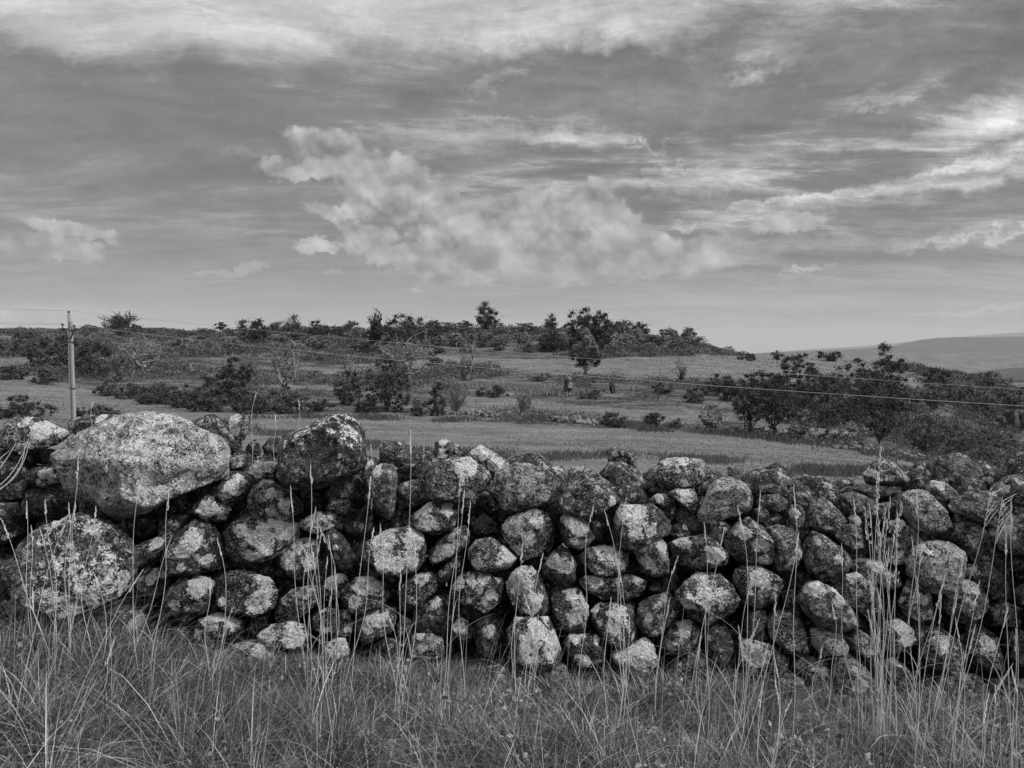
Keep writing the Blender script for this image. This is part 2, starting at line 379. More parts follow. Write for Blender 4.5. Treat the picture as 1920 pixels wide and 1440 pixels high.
for y in ROW_Y:
    if y in near: Zt.append(near[y] + lean * min(1.0, 1.0))
    elif y in TABLE: Zt.append([CAM_Z - slope_at(v) * y for v in TABLE[y]])
    else:
        z215 = np.array([CAM_Z - slope_at(v) * 215 for v in TABLE[215]])
        f = {300: 0.06, 450: 0.2, 700: 0.5, 1500: 1.0, 3500: 1.05}[y]
        Zt.append(z215 * (1 - f) - 265 * f)
Zt = np.array(Zt, dtype=float); ROW_Y = np.array(ROW_Y, dtype=float)
LR = np.log(ROW_Y + 4.0)
def smooth_interp(x, xp, F):
    i = np.clip(np.searchsorted(xp, x) - 1, 0, len(xp) - 2)
    t = np.clip((x - xp[i]) / (xp[i + 1] - xp[i]), 0, 1)
    return i, t
def ground_z(x, y):
    x = np.atleast_1d(np.asarray(x, float)); y = np.atleast_1d(np.asarray(y, float))
    yy = np.maximum(y, 0.5)
    i, tx = smooth_interp(np.clip(x / np.maximum(yy, 3.0), AZ[0], AZ[-1]), AZ, None)
    ly = np.log(np.clip(yy, 0, 3499) + 4.0)
    j, ty = smooth_interp(ly, LR, None)
    tx = tx * tx * (3 - 2 * tx) * 0.5 + tx * 0.5
    z = (Zt[j, i] * (1 - tx) + Zt[j, i + 1] * tx) * (1 - ty) + (Zt[j + 1, i] * (1 - tx) + Zt[j + 1, i + 1] * tx) * ty
    amp = np.interp(yy, [0, 6, 30, 80, 200, 1000, 3500], [0.015, 0.04, 0.07, 0.18, 0.25, 3, 8])
    frq = np.interp(yy, [0, 6, 30, 80, 200, 1000], [1.5, 0.8, 0.3, 0.14, 0.1, 0.01])
    q = np.stack([x * 0.14, y * 0.14, np.zeros_like(x)], 1)
    return z + amp * fbm(q * 1.0, 3, 3)
def gz(x, y): return float(ground_z([x], [y])[0])
def hit(u, v, y0=14.0, y1=260.0):
    """first point of the land on the sight line through a photo point"""
    s = slope_at(v); a = azi_at(u, v)
    ys = np.geomspace(y0, y1, 900)
    d = (CAM_Z - s * ys) - ground_z(a * ys, ys)
    k = np.where(d <= 0)[0]
    y = ys[k[0]] if len(k) else ys[int(np.argmin(d))]
    return Vector((a * y, y, gz(a * y, y)))

def inpoly(U, V, poly):
    c = np.zeros(len(U), bool); n = len(poly)
    for i in range(n):
        x1, y1 = poly[i]; x2, y2 = poly[(i + 1) % n]
        if y1 == y2: continue
        k = ((y1 > V) != (y2 > V)) & (U < (x2 - x1) * (V - y1) / (y2 - y1) + x1)
        c ^= k
    return c
FIELDS = [
    [(-400, 700), (60, 706), (160, 728), (330, 762), (520, 774), (800, 780), (960, 795), (1130, 803), (1250, 806), (1500, 830), (1650, 850), (1760, 872), (1790, 905), (1900, 1400), (-400, 1400)],
    [(850, 742), (960, 746), (1100, 762), (1300, 773), (1380, 786), (1300, 799), (1130, 790), (980, 775), (880, 760)],
    [(800, 665), (960, 674), (1180, 670), (1350, 667), (1660, 668), (1645, 700), (1500, 714), (1250, 714), (1100, 706), (950, 690), (830, 686)],
    [(-400, 668), (60, 666), (105, 680), (40, 690), (-400, 692)],
    [(470, 722), (620, 722), (660, 730), (560, 738), (480, 735)],
]
ROUGH_LIGHT = [[(845, 712), (1010, 716), (1060, 736), (960, 740), (850, 730)], [(-400, 626), (140, 626), (300, 628), (420, 640), (140, 642), (-400, 640)], [(560, 690), (830, 674), (840, 690), (600, 704)],
               [(1520, 800), (1620, 800), (1660, 840), (1540, 828)], [(1500, 655), (1640, 655), (1780, 670), (1940, 690), (2100, 730), (1930, 738), (1800, 722), (1700, 730), (1650, 715)], [(150, 696), (300, 694), (380, 706), (200, 712)]]
def project(x, y, z):
    dy = np.maximum(y, 0.1); s = (CAM_Z - z) / dy
    ct, st = math.cos(PITCH), math.sin(PITCH)
    vv = (s * F_PX * ct - F_PX * st) / (ct + s * st)
    return CX + (x / dy) * (F_PX * ct - vv * st), CY + vv
def cover_of(x, y, z):
    U, V = project(x, y, z)
    wob = 3.0 * vnoise(np.stack([x * 0.25, y * 0.12, x * 0], 1), 5)
    U = U + wob * 2; V = V + wob * 0.6
    c = np.full(len(x), 0.0)
    for p in ROUGH_LIGHT: c = np.where(inpoly(U, V, p), 0.5, c)
    for p in FIELDS: c = np.where(inpoly(U, V, p), 1.0, c)
    c = np.where((y < 14), 1.0, c)
    c = np.where(y > 260, 0.15, c)
    return c

def build_ground():
    a = np.concatenate([np.linspace(-3.2, -0.8, 30, endpoint=False), np.linspace(-0.8, 0.85, 560), np.linspace(0.9, 3.2, 30)])
    yr = np.concatenate([np.linspace(0.5, 4, 12, endpoint=False), np.geomspace(4, 260, 430), np.geomspace(266, 3500, 50)])
    # a fan of rows reaching out from the viewer; inside the first metres it is spread to a plain square patch
    Yg, Ag = np.meshgrid(yr, a, indexing='ij')
    X = Ag * np.maximum(Yg, 3.0)
    x, y = X.ravel(), Yg.ravel()
    z = ground_z(x, y)
    n_a = len(a); n_y = len(yr)
    idx = np.arange(n_y * n_a).reshape(n_y, n_a)
    Fq = np.stack([idx[:-1, :-1], idx[:-1, 1:], idx[1:, 1:], idx[1:, :-1]], -1).reshape(-1, 4)
    V = np.stack([x, y, z], 1)
    cov = cover_of(x, y, z)
    # ground behind the viewer
    xb = np.array([-40, 40, 40, -40]); yb = np.array([-60, -60, 0.5, 0.5])
    m, t, b = new_mat('pasture_ground')
    pos = t.new('ShaderNodeNewGeometry').outputs['Position']
    c = t.new('ShaderNodeAttribute', attribute_type='GEOMETRY', attribute_name='cover').outputs['Fac']
    st = t.mapping(pos, scale=(0.5, 1, 1))
    n1 = t.noise(st, 0.35, 6, 0.6); n2 = t.noise(pos, 2.2, 6, 0.65); n3 = t.noise(pos, 9, 4, 0.7)
    mott = t.noise(t.mapping(pos, scale=(0.35, 1, 1)), 0.9, 5, 0.6)
    field = t.m('MULTIPLY', t.m('MULTIPLY', t.rng(n1, .35, .65, 0.13, 0.205), t.rng(n2, 0.3, 0.7, 0.78, 1.22)), t.rng(n3, 0.3, 0.7, 0.62, 1.38))
    field = t.m('MULTIPLY', field, t.rng(mott, 0.54, 0.68, 1.0, 0.66))
    rl = t.m('MULTIPLY', t.m('MULTIPLY', t.rng(n1, .35, .65, 0.09, 0.22), t.rng(n2, 0.3, 0.7, 0.55, 1.4)), t.rng(n3, 0.3, 0.7, 0.75, 1.25))
    rough = t.m('MULTIPLY', t.m('MULTIPLY', t.rng(n1, .38, .62, 0.045, 0.16), t.rng(n2, 0.35, 0.65, 0.35, 1.6)), t.rng(n3, 0.3, 0.7, 0.6, 1.4))
    cc = t.m('ADD', c, t.m('MULTIPLY', t.m('SUBTRACT', n2, 0.5), 0.3))
    col = t.mix(t.rng(cc, 0.2, 0.32, 0, 1), rough, rl)
    col = t.mix(t.rng(cc, 0.68, 0.8, 0, 1), col, field)
    t.put(b.inputs['Base Color'], t.grey(col)); b.inputs['Roughness'].default_value = 1.0; b.inputs['Specular IOR Level'].default_value = 0.05
    bump(t, b, t.m('ADD', n2, t.m('MULTIPLY', n3, 0.5)), 0.7, 0.15)
    me = new_mesh('ground', V, Fq[:, ::1], m, True, {'cover': cov})
    tag(put('ground', me), kind='structure')
    # land behind and beside the viewer
    xs = np.linspace(-1, 1, 30)
    XX, YY = np.meshgrid(xs * 60, np.linspace(-60, 0.5, 30), indexing='ij')
    ZZ = ground_z(XX.ravel(), np.full(XX.size, 0.6)) * np.exp(-((YY.ravel() - 0.5) / 12) ** 2) + 0.0
    id2 = np.arange(900).reshape(30, 30)
    F2 = np.stack([id2[:-1, :-1], id2[1:, :-1], id2[1:, 1:], id2[:-1, 1:]], -1).reshape(-1, 4)
    me = new_mesh('meadow', np.stack([XX.ravel(), YY.ravel(), ZZ - 0.01], 1), F2, m, True, {'cover': np.ones(900)})
    tag(put('meadow', me), kind='structure')
build_ground()

def far_hills(name, prof, dist, depth, floor, seed, lo, hi, fold):
    """ridge with its skyline at dist, sloping towards and away from the viewer"""
    us = np.linspace(prof[0][0], prof[-1][0], 400)
    pu = [p[0] for p in prof]; pv = [p[1] for p in prof]
    vs = np.interp(us, pu, pv)
    ker = np.ones(9) / 9; vs2 = np.convolve(np.pad(vs, 4, mode='edge'), ker, 'valid')
    top = np.array([CAM_Z - slope_at(v) * dist for v in vs2])
    k = 60; fr = np.linspace(-1.0, 0.8, k)
    V = np.zeros((k, 400, 3))
    for i, f in enumerate(fr):
        y = dist + f * depth
        h = (0.5 + 0.5 * np.cos(np.pi * np.clip(abs(f), 0, 1)))
        V[i, :, 0] = (us - CX) / F_PX * dist * (1 + 0.0 * f); V[i, :, 1] = y
        V[i, :, 2] = floor + (top - floor) * h
    x = V[:, :, 0].ravel(); y = V[:, :, 1].ravel()
    nz = fbm(np.stack([x / 600, y / 600, x * 0], 1), seed, 5, 0.55)
    w = np.repeat(np.clip(np.abs(fr) * 3, 0.06, 1), 400)
    V = V.reshape(-1, 3); V[:, 2] += nz * fold * w
    idx = np.arange(k * 400).reshape(k, 400)
    Fq = np.stack([idx[:-1, :-1], idx[:-1, 1:], idx[1:, 1:], idx[1:, :-1]], -1).reshape(-1, 4)
    m, t, b = new_mat(name + '_cover')
    pos = t.new('ShaderNodeNewGeometry').outputs['Position']
    n = t.noise(pos, 0.006, 8, 0.65)
    t.put(b.inputs['Base Color'], t.grey(t.rng(n, 0.35, 0.65, lo, hi))); b.inputs['Roughness'].default_value = 1; b.inputs['Specular IOR Level'].default_value = 0
    tag(put(name, new_mesh(name, V, Fq, m)), kind='structure')
far_hills('mountains', [(900, 690), (1250, 676), (1340, 668), (1430, 662), (1520, 658), (1590, 656), (1650, 651), (1690, 648), (1710, 648), (1745, 636), (1780, 632), (1830, 633), (1890, 631), (1960, 634), (2100, 640), (2400, 655)], 9000, 2600, -250, 11, 0.03, 0.06, 25)
far_hills('hills', [(1300, 700), (1600, 690), (1660, 679), (1700, 673), (1740, 677), (1800, 684), (1860, 684), (1920, 680), (2100, 690), (2400, 700)], 5000, 1200, -250, 21, 0.07, 0.17, 14)
far_hills('foothills', [(1500, 720), (1780, 706), (1850, 700), (1900, 690), (1960, 688), (2100, 694), (2400, 705)], 3300, 700, -250, 31, 0.03, 0.07, 8)
far_hills('distant_range', [(1100, 690), (1350, 668), (1500, 657), (1620, 649), (1700, 642), (1800, 632), (1870, 626), (1920, 623), (2100, 615), (2400, 620)], 16000, 3500, -250, 41, 0.05, 0.10, 20)
far_hills('middle_ridge', [(1300, 690), (1480, 672), (1560, 667), (1640, 666), (1700, 661), (1780, 664), (1850, 658), (1920, 662), (2000, 668), (2400, 680)], 6800, 1300, -250, 61, 0.05, 0.14, 16)
def valley():
    xs = np.linspace(-12000, 22000, 60); ys = np.linspace(700, 22000, 60)
    XX, YY = np.meshgrid(xs, ys, indexing='ij')
    id2 = np.arange(3600).reshape(60, 60)
    F2 = np.stack([id2[:-1, :-1], id2[1:, :-1], id2[1:, 1:], id2[:-1, 1:]], -1).reshape(-1, 4)
    m = mat_noise('valley_cover', 0.03, 0.11, 0.004, bs=0)
    tag(put('valley_floor', new_mesh('valley_floor', np.stack([XX.ravel(), YY.ravel(), np.full(3600, -262.0)], 1), F2, m)), kind='structure')
valley()
# ------------------------------------------------------------------ the dry stone wall: every field stone its own thing
# tile | outline in tenths of a 3.84x enlarged tile | depth behind the wall face (m) | tone | speckle | angular | crust patches x,y,r (on the big peaked boulder they paint its lit top) | how it looks
TILES = {'A': (0, 740), 'B': (460, 740), 'C': (940, 800), 'D': (1420, 800), 'E': (0, 1065), 'F': (460, 1065), 'G': (940, 1065), 'H': (1420, 1065)}
STONES = '''
A|40,43 47,36 62,24 78,16 100,12 117,14 135,19 152,27 161,41 167,51 160,62 140,69 125,75 110,84 92,89 80,93 70,86 60,76 50,70 42,56|-.22|1.3|.95|.25|85,45,24 110,35,24 70,40,16 120,52,22 85,66,18 140,48,16 100,24,16 60,52,12 130,30,14|*giant speckled boulder
A|5,18 12,16 30,17 44,24 50,28 42,36 28,40 14,39 1,36 0,26|.1|1|.5|.5|28,25,6 40,26,5 14,19,4|*flat pale-topped slab at left end
A|49,18 60,15 80,15 95,14 86,26 66,30 55,29 49,24|.32|1|.3|.4|70,18,3|thin dark slab
A|138,19 152,14 166,21 173,31 174,40 168,44 158,40 146,28|.3|1.2|.3|.6||blocky grey stone
A|158,19 170,14 180,15 179,26 175,33 168,30|.32|1.6|.6|.4|168,17,4|pale rounded stone top
A|165,46 175,43 181,46 178,53 170,56 164,52|.15|1.3|.3|.4||small grey stone
A|170,56 181,64 172,78 166,80 155,72 160,62|0|1|.4|.9|166,66,4 170,60,3 171,71,2|*tilted cube-shaped stone
A|139,80 147,73 160,75 166,83 163,91 152,93 142,88 137,84|0|.8|.4|.5|148,82,6 160,84,4 146,89,3|ball-shaped stone with lichen cap
A|174,55 182,48 192,47 201,50 203,58 196,62 186,62|0|1|.5|.1|184,54,6 193,52,5|oval stone with white lichen top
A|-6,40 8,39 12,45 10,54 0,60 -8,54|.1|1|.4|.2||mottled stone cut by left edge
A|16,41 25,38 38,39 41,45 33,50 20,50|.25|1.1|.2|.2||low humped stone
A|19,59 26,54 40,50 43,58 45,64 34,67 20,65|.05|1|.4|.4|33,57,4|dark wedge stone
A|4,67 16,62 22,66 18,74 6,76 -2,74|.05|1|.3|.3||small dull stone
A|14,76 22,67 36,66 50,69 58,80 56,90 40,92 22,90 16,84|.1|.9|.15|.4||*broad dark stone
A|-6,78 12,78 17,86 16,100 8,108 -6,110|.05|.8|.15|.3||dark stone cut by left edge
A|56,74 62,68 72,78 76,88 68,95 58,88|-.02|1.5|.3|.6|70,80,4|dull stone wedged under the boulder
A|12,110 18,100 30,94 44,88 54,87 66,91 78,98 86,110 92,122 93,132 88,145 75,152 60,158 45,163 32,160 22,150 18,138 8,128 8,120|-.2|1.2|.4|.25|50,94,9 75,118,12 82,130,12 25,105,7 55,140,14 40,150,13 70,145,10 25,130,6 40,122,8 30,142,8 85,120,8|*large pale boulder at lower left
A|-8,120 4,122 12,128 18,140 21,150 18,158 8,160 -8,158|-.2|1|.2|.3|7,154,6|dark stone with one pale blotch
A|90,118 98,108 112,103 124,106 119,116 108,125 96,128|.02|1|.3|.6|110,108,4|thin tilted slab
A|80,98 88,92 95,100 92,112 84,112|.22|.9|.1|.4||small shaded stone
A|94,97 102,92 108,98 106,106 96,108|.24|.9|.1|.4||small shaded lump
A|109,92 118,85 128,87 128,98 118,103 110,100|.28|.8|.1|.3||dark shaded stone
A|130,98 140,90 150,94 158,103 162,118 158,126 140,129 122,126 115,118 118,108|-.02|.9|.35|.7|136,104,5.5 133,112,5 147,120,3 131,124,3 139,108,4|pyramid stone with white oval patch
A|162,98 170,90 182,86 190,90 205,90 214,96 213,106 205,114 190,120 180,123 170,119 164,110|-.05|.7|.5|.3|170,100,5 186,106,8 202,98,8 190,94,4 188,112,6 178,118,4|*round stone patched with white lichen
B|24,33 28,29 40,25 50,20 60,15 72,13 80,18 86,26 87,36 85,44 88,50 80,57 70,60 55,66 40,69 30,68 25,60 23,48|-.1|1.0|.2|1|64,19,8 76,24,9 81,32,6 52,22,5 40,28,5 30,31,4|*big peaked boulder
B|12,38 18,30 24,31 24,42 22,46 14,44|.35|1.1|.3|.3||grey stone tucked behind
B|0,38 6,32 10,36 11,44 0,43|.32|1.2|.3|.3||small grey stone top
B|10,43 19,46 25,56 25,63 20,62 14,50|.14|1|.5|.3|18,52,3|narrow curved stone
B|4,68 10,62 18,62 26,68 35,72 42,80 38,87 28,91 14,92 4,88 2,78|-.02|1|.5|.3|17,72,4 28,80,5 14,63,3 16,86,3|*rounded stone with white cap
B|40,70 48,69 57,76 56,84 46,84 40,78|.08|1.1|.2|.5||small dark wedge
B|60,72 62,62 70,54 76,53 81,60 89,68 86,73 78,77 66,76|0|1.4|.3|.9||split stone with pale right face
B|58,79 62,71 72,72 76,78 74,86 66,88 58,85|-.04|1|.2|.1||small round dark stone
B|82,58 90,52 100,50 107,51 109,58 109,70 108,86 104,90 96,86 93,76 90,68|-.03|1.8|.25|.6|94,56,4|*upright pillar stone
B|97,36 101,33 110,34 120,40 126,45 124,49 112,52 104,50 97,50|.3|1|.3|.6|112,34,3|dark square-cut stone
B|84,50 90,47 96,50 91,55 84,57|.2|1.3|.5|.4|89,50,3|small speckled stone
B|109,54 118,49 130,47 135,51 130,60 112,64|.15|.9|.15|.6||smooth dark wedge
B|108,67 114,63 128,60 131,68 132,76 124,80 110,83|.02|1.2|.3|.7||square grey block
B|130,58 136,50 150,45 162,46 170,52 178,60 172,68 166,74 150,75 134,76 130,68|-.08|1.4|.5|.2|158,54,8|*broad smooth-topped boulder
B|137,34 144,32 152,36 162,44 150,48 138,49 134,46|.3|1.1|.4|.6|142,43,4 142,34,3|humped stone with pale patch
B|161,42 169,36 180,42 190,49 191,56 184,60 174,57 166,50|.12|1.8|.7|.5|168,41,6 180,52,6|*pale slanting stone
B|113,92 124,84 132,78 148,78 153,82 151,93 150,98 135,101 120,96|-.05|1|.4|.7|128,84,7 132,92,5 145,84,4|stone with long white lichen streak
B|164,76 170,68 176,70 180,78 176,85 168,84|.1|1|.2|.2||small dark stone
B|180,86 186,81 191,86 188,92 180,92|.16|1|.15|.3||tiny dark stone
B|162,92 172,85 180,92 182,100 174,103 164,100|.04|1.1|.2|.6||dull pyramid-shaped stone
B|80,112 88,104 100,99 118,95 127,98 130,108 130,118 124,126 112,128 100,130 92,124 86,118|-.06|1|.35|.3|99,107,7 120,107,7 100,120,8 118,120,6 109,122,6|*wide stone with several lichen rosettes
B|70,88 80,84 88,80 93,86 92,98 84,104 74,102 68,96|.05|.8|.15|.5||dark lump
B|40,90 52,84 64,84 69,90 64,96 52,99 42,98 38,94|-.02|1|.45|.5|50,90,6 62,87,3|flat stone with white smears
B|54,100 62,95 70,102 76,112 82,122 80,128 72,130 60,118 56,108|0|.9|.2|.6|65,110,2|long dark leaning stone
B|22,120 26,112 36,104 46,103 54,104 56,112 54,124 48,130 38,133 28,128|.02|1.1|.35|.4|36,110,4 47,122,5 31,120,6|grey stone with lichen rosettes
B|131,114 140,104 150,97 158,94 162,98 161,108 154,113 146,118 134,122|-.02|1|.35|.4|150,99,3.5 145,112,5 139,116,4|slanting stone with small white spots
B|160,112 166,105 176,103 186,109 196,117 190,126 176,127 166,126 161,120|-.05|1.1|.5|.5|188,119,7 167,122,5|*stone with bright pointed snout
B|137,130 144,122 150,116 158,119 157,126 148,132 140,138 137,134|0|.9|.3|.3|152,124,2.5 141,129,2|bone-shaped slanting stone
B|75,106 79,102 85,106 82,110 76,110|.1|.9|.1|.3||tiny dark stone
B|95,96 102,92 108,95 104,99 96,99|.14|.8|.1|.3||small shaded stone
B|152,83 158,79 164,84 160,90 153,90|.18|.8|.1|.3||small shaded stone
C|-5,34 2,30 10,26 20,26 30,29 38,34 40,44 34,52 24,58 10,60 0,58 -4,48|-.08|1.3|.75|.15||*round heavily speckled boulder
C|40,50 44,44 52,38 60,33 68,34 74,38 80,46 85,52 80,56 68,60 56,63 44,62 40,56|-.08|1.1|.4|.4|80,54,3|*dark boulder with pale ridge
C|36,30 44,28 47,34 45,40 39,39|.25|1.2|.5|.4|40,31,3|small light-topped stone
C|48,30 58,28 67,31 62,34 52,39 47,42|.3|1.1|.6|.4||low slab
C|76,17 82,15 92,18 98,24 97,30 86,28 77,26|.3|1|.5|.5|82,20,2|*knobbly stone on the skyline
C|70,34 78,25 88,26 98,30 104,37 110,42 104,46 92,46 82,43 76,38|.15|1|.35|.8||faceted dark stone
C|104,34 110,28 120,23 132,22 144,23 150,29 151,38 142,42 130,45 118,46 108,42|.12|1.2|.55|.5|120,25,4 132,23,4|*big loaf-shaped boulder with crusted top
C|106,46 110,42 116,46 119,50 110,50|.1|1.1|.2|.4||small grey stone
C|106,53 112,48 120,49 127,57 118,59|.02|1.6|.3|.4|114,52,3|flat light stone
C|96,49 104,48 107,54 98,54|.14|.9|.4|.4||small dark stone
C|120,48 125,45 138,45 143,52 142,60 136,62 128,54|0|.9|.4|.5|132,51,6|stone with ragged white patch
C|139,44 146,41 152,43 148,48 140,48|.12|1|.4|.4||small dark stone
C|149,46 156,40 166,37 176,41 179,50 177,58 168,64 152,68 143,69 141,62 146,54|-.08|1.3|.9|.3||*tall boulder densely speckled with lichen
C|163,29 172,28 180,33 183,41 172,41 163,37|.32|1.9|.2|.8||smooth pale block
C|0,72 6,66 14,62 24,59 34,64 39,76 38,86 30,92 18,94 8,88 1,80|-.06|.9|.45|.2|8,72,7 20,82,5 26,70,4|*nearly round stone with pale left side
C|42,64 48,61 56,64 62,70 67,79 64,84 56,88 46,86 42,76|-.05|.9|.35|.4|50,67,6 57,73,6|pointed stone with white top
C|62,69 70,68 75,76 72,82 66,82|.05|1.2|.2|.2|71,71,2|small stone with ring of lichen
C|82,62 86,56 100,57 108,55 116,62 121,68 124,76 114,79 100,82 92,88 84,86 80,76|-.06|1|.35|.6|86,66,6 98,66,8 108,74,5 96,77,5|*large angular stone with white blotches
C|84,55 92,51 100,53 102,57 88,57|.12|1|.4|.3||low capping stone
C|125,62 130,58 140,64 142,72 141,77 134,74 126,68|.02|1.1|.1|.9||smooth dark triangular stone
C|122,72 130,69 136,73 138,77 126,80 122,78|-.02|.9|.4|.3|133,73,2|small stone
C|147,76 153,69 159,74 158,80 152,82|.06|1.1|.2|.9||small diamond-shaped stone
C|30,100 36,92 43,85 50,90 54,98 53,110 48,116 38,113 30,106|-.03|.9|.3|.4|37,97,6 46,100,5.5|egg-shaped stone with two white patches
C|56,94 62,88 76,86 86,88 92,92 92,102 84,106 70,106 60,102|-.05|1|.7|.1|76,91,7 82,96,5|*flat oval stone with frosted top
C|94,86 104,79 114,79 119,86 121,98 120,106 110,108 102,104 98,96|-.04|1.1|.5|.8|105,98,4 116,88,4 100,88,3|*cube-like stone with grey rosettes
C|120,84 128,80 148,78 156,84 164,92 163,99 150,102 134,104 126,98|-.03|1|.4|.4|131,83,6 148,87,2.5 155,92,6|long stone with white-tipped right end
C|160,82 168,72 178,65 188,72 196,78 196,92 192,100 180,101 168,96 162,90|0|1|.4|.6|171,74,5 186,85,6 188,95,3.5 176,78,4|peaked stone with hanging lichen patches
C|56,110 64,108 80,108 96,107 104,110 102,118 98,122 84,125 66,122 58,118|-.04|.9|.45|.3|68,110,6 100,112,4|*long flat brick-shaped stone
C|106,114 116,109 126,103 128,110 122,118 112,122 106,120|.04|.9|.2|.3||plain dark stone
C|3,114 8,104 14,100 22,102 29,110 33,122 37,134 34,140 22,136 10,130 5,120|-.06|1.1|.4|.3|14,112,9 22,128,7 24,107,3|*tall stone veiled in grey lichen
C|36,120 46,117 56,118 63,128 60,140 58,147 48,149 40,147 37,134|-.04|.8|.35|.3|50,122,5 58,131,6 53,139,5|stone with curling white crust
C|125,120 132,112 142,107 158,107 166,114 172,126 171,136 162,140 148,143 136,136 130,128|-.08|1|.45|.3|135,128,6 149,126,7 161,126,7 148,113,4|*big rounded stone with three white patches
C|170,104 178,101 190,102 200,108 202,120 196,128 184,131 174,124 168,114|-.04|.9|.4|.3|190,112,6|dark stone with white centre
C|182,34 190,31 197,31 204,34 210,39 210,43 200,42 188,41|.2|1.4|.6|.4|192,34,4 200,36,3|low light-topped slab
D|0,43 10,41 20,44 26,50 20,52 8,49 0,48|.1|1|.2|.4||thin curved slab
D|0,52 6,49 16,49 23,54 20,60 8,61 0,58|.05|1|.3|.3||dark rounded stone
D|28,40 34,34 40,36 50,42 43,46 32,47|.35|1|.3|.7||small pointed dark stone
D|34,49 40,45 48,45 53,50 44,52|.2|1.6|.4|.3||small light stone
D|26,48 34,47 39,54 38,61 32,60 26,54|.05|1.2|.2|.9||angular grey stone
D|37,62 40,54 48,51 54,56 61,63 65,68 58,73 46,76 38,72|-.03|1.1|.45|.8||*pyramid-shaped grey stone
D|24,58 30,56 35,62 36,74 34,84 28,82 23,72|0|1|.35|.3|29,63,3.5|upright narrow stone
D|-2,60 4,57 8,62 7,69 1,70|.02|1|.4|.3||small speckled stone
D|9,66 14,61 20,66 18,70 9,71|.1|.9|.3|.3||small shaded stone
D|8,72 16,71 26,74 31,82 32,92 28,100 22,108 12,104 8,94 8,84|-.02|.8|.3|.4|29,91,3.5 10,97,2.5|dark stone with pale oval at right edge
D|60,50 66,47 74,48 84,53 86,56 76,62 66,64 62,58|.08|1.2|.15|.7||smooth wedge with pale rim
D|76,34 82,27 90,23 98,26 106,33 111,39 106,43 94,43 80,43 77,38|.2|1|.4|.7|83,33,4 95,37,3.5|*peaked stone with white spots on the skyline
D|67,44 76,41 88,43 96,44 106,45 100,49 84,51 72,49|.16|.7|.2|.5||flat dark slab
D|121,34 125,26 134,21 145,19 153,22 160,30 164,36 158,42 148,46 134,44 123,42|.2|1|.2|.4||*round dark boulder topping the right part
D|107,40 112,38 120,40 121,44 110,44|.35|1.5|.4|.4||small pale stone
D|121,44 127,39 136,40 142,45 145,50 138,54 130,53 124,48|.05|1.1|.3|.3|133,43,3|egg-like stone
D|103,49 112,45 122,46 130,54 136,62 140,68 134,73 122,76 113,74 106,64|-.05|1.4|.6|.5||*large grey stone with crackled face
D|75,64 84,57 96,55 103,57 104,66 90,69 76,69|.04|1|.3|.3||flattish stone behind the tall stalks
D|66,66 70,62 75,66 75,74 68,72|.06|1.8|.5|.6|71,67,4|small bright stone
D|92,72 97,68 104,67 112,74 119,82 118,87 110,90 98,80|0|1.2|.4|.4|103,70,4|arched stone
D|52,76 60,71 68,70 76,74 78,84 74,91 68,90 60,84|.03|1|.3|.3||dull stone
D|84,88 90,80 98,79 106,80 110,88 108,96 98,100 86,98|-.02|1.1|.35|.2||round stone behind tall stalks
D|34,86 40,75 48,78 56,84 64,90 69,98 64,106 54,111 44,110 36,104 33,94|-.05|.8|.3|.5|58,96,4|*dark stone with single round rosette
D|69,100 76,96 92,96 100,100 103,110 98,117 84,116 72,108|0|1|.5|.2|88,100,5|grey-topped stone among stalks
D|107,96 116,86 128,82 140,84 148,90 150,100 148,112 140,118 124,120 110,108|-.06|1|.75|.4|112,95,4 124,88,5|*bulky frosted boulder
D|140,72 146,68 156,68 164,74 168,84 165,94 156,98 150,94 146,86 139,80|.02|1.2|.3|.2|158,84,3 144,74,4|rounded stone with faint patches
D|137,60 142,52 150,49 158,46 168,47 176,52 182,60 178,66 172,74 166,72 158,66 146,64|-.02|.9|.25|.7||*wide dark stone below the round boulder
D|156,42 162,36 168,38 173,45 164,45|.3|1.1|.3|.4||small grey stone
D|174,47 180,36 190,34 200,38 202,56 186,57 178,54|-.02|1.1|.4|.4|181,46,4|pale-sided stone at right edge
D|167,78 174,68 184,64 196,62 203,66 203,92 184,92 174,88|-.05|1.6|.5|.5|180,76,6|light grey blocky stone at right edge
D|173,96 184,93 200,94 200,104 184,104 174,100|.06|.8|.3|.3||dark slab at right edge
D|149,104 156,100 168,98 176,106 182,116 180,122 170,124 160,118 152,112|-.04|1|.3|.2|156,104,6|*stone with pale eyed snout
D|58,116 64,108 74,106 82,114 90,124 94,132 90,138 80,136 68,130 60,122|-.03|.9|.65|.3|74,110,6 76,122,3|stone with frosted upper edge
D|29,124 36,114 44,111 54,116 62,124 70,134 72,142 70,148 58,146 42,142 34,134|-.1|1.2|.4|.5|44,114,6 58,124,4 69,142,4 40,120,3|*big arched boulder with white rim
D|17,110 24,107 30,112 28,120 20,118|.12|.8|.1|.2||small dark stone
D|18,120 26,118 31,128 30,138 20,130|.04|.8|.5|.3||small speckled dark stone
D|105,116 112,112 122,116 128,126 128,136 118,138 106,136 102,126|-.02|1|.5|.3|112,114,3 120,126,5 104,128,4|mottled stone behind tall stalks
D|137,122 144,112 152,110 162,116 166,126 162,136 152,142 142,140 134,132|-.07|.8|.35|.4|142,120,6 151,113,6 160,117,4|*stone with thick pale cap
D|168,130 178,126 188,130 190,142 178,144 168,140|0|.9|.3|.3||dark squarish stone
D|184,118 190,113 202,116 202,134 191,130|0|1.1|.3|.3||grey stone cut by right edge
D|52,113 60,112 60,118 56,122 50,118|.1|.7|.2|.3||small dark stone
D|129,122 134,118 135,128 133,136 130,132|.08|.8|.3|.3||narrow stone sliver
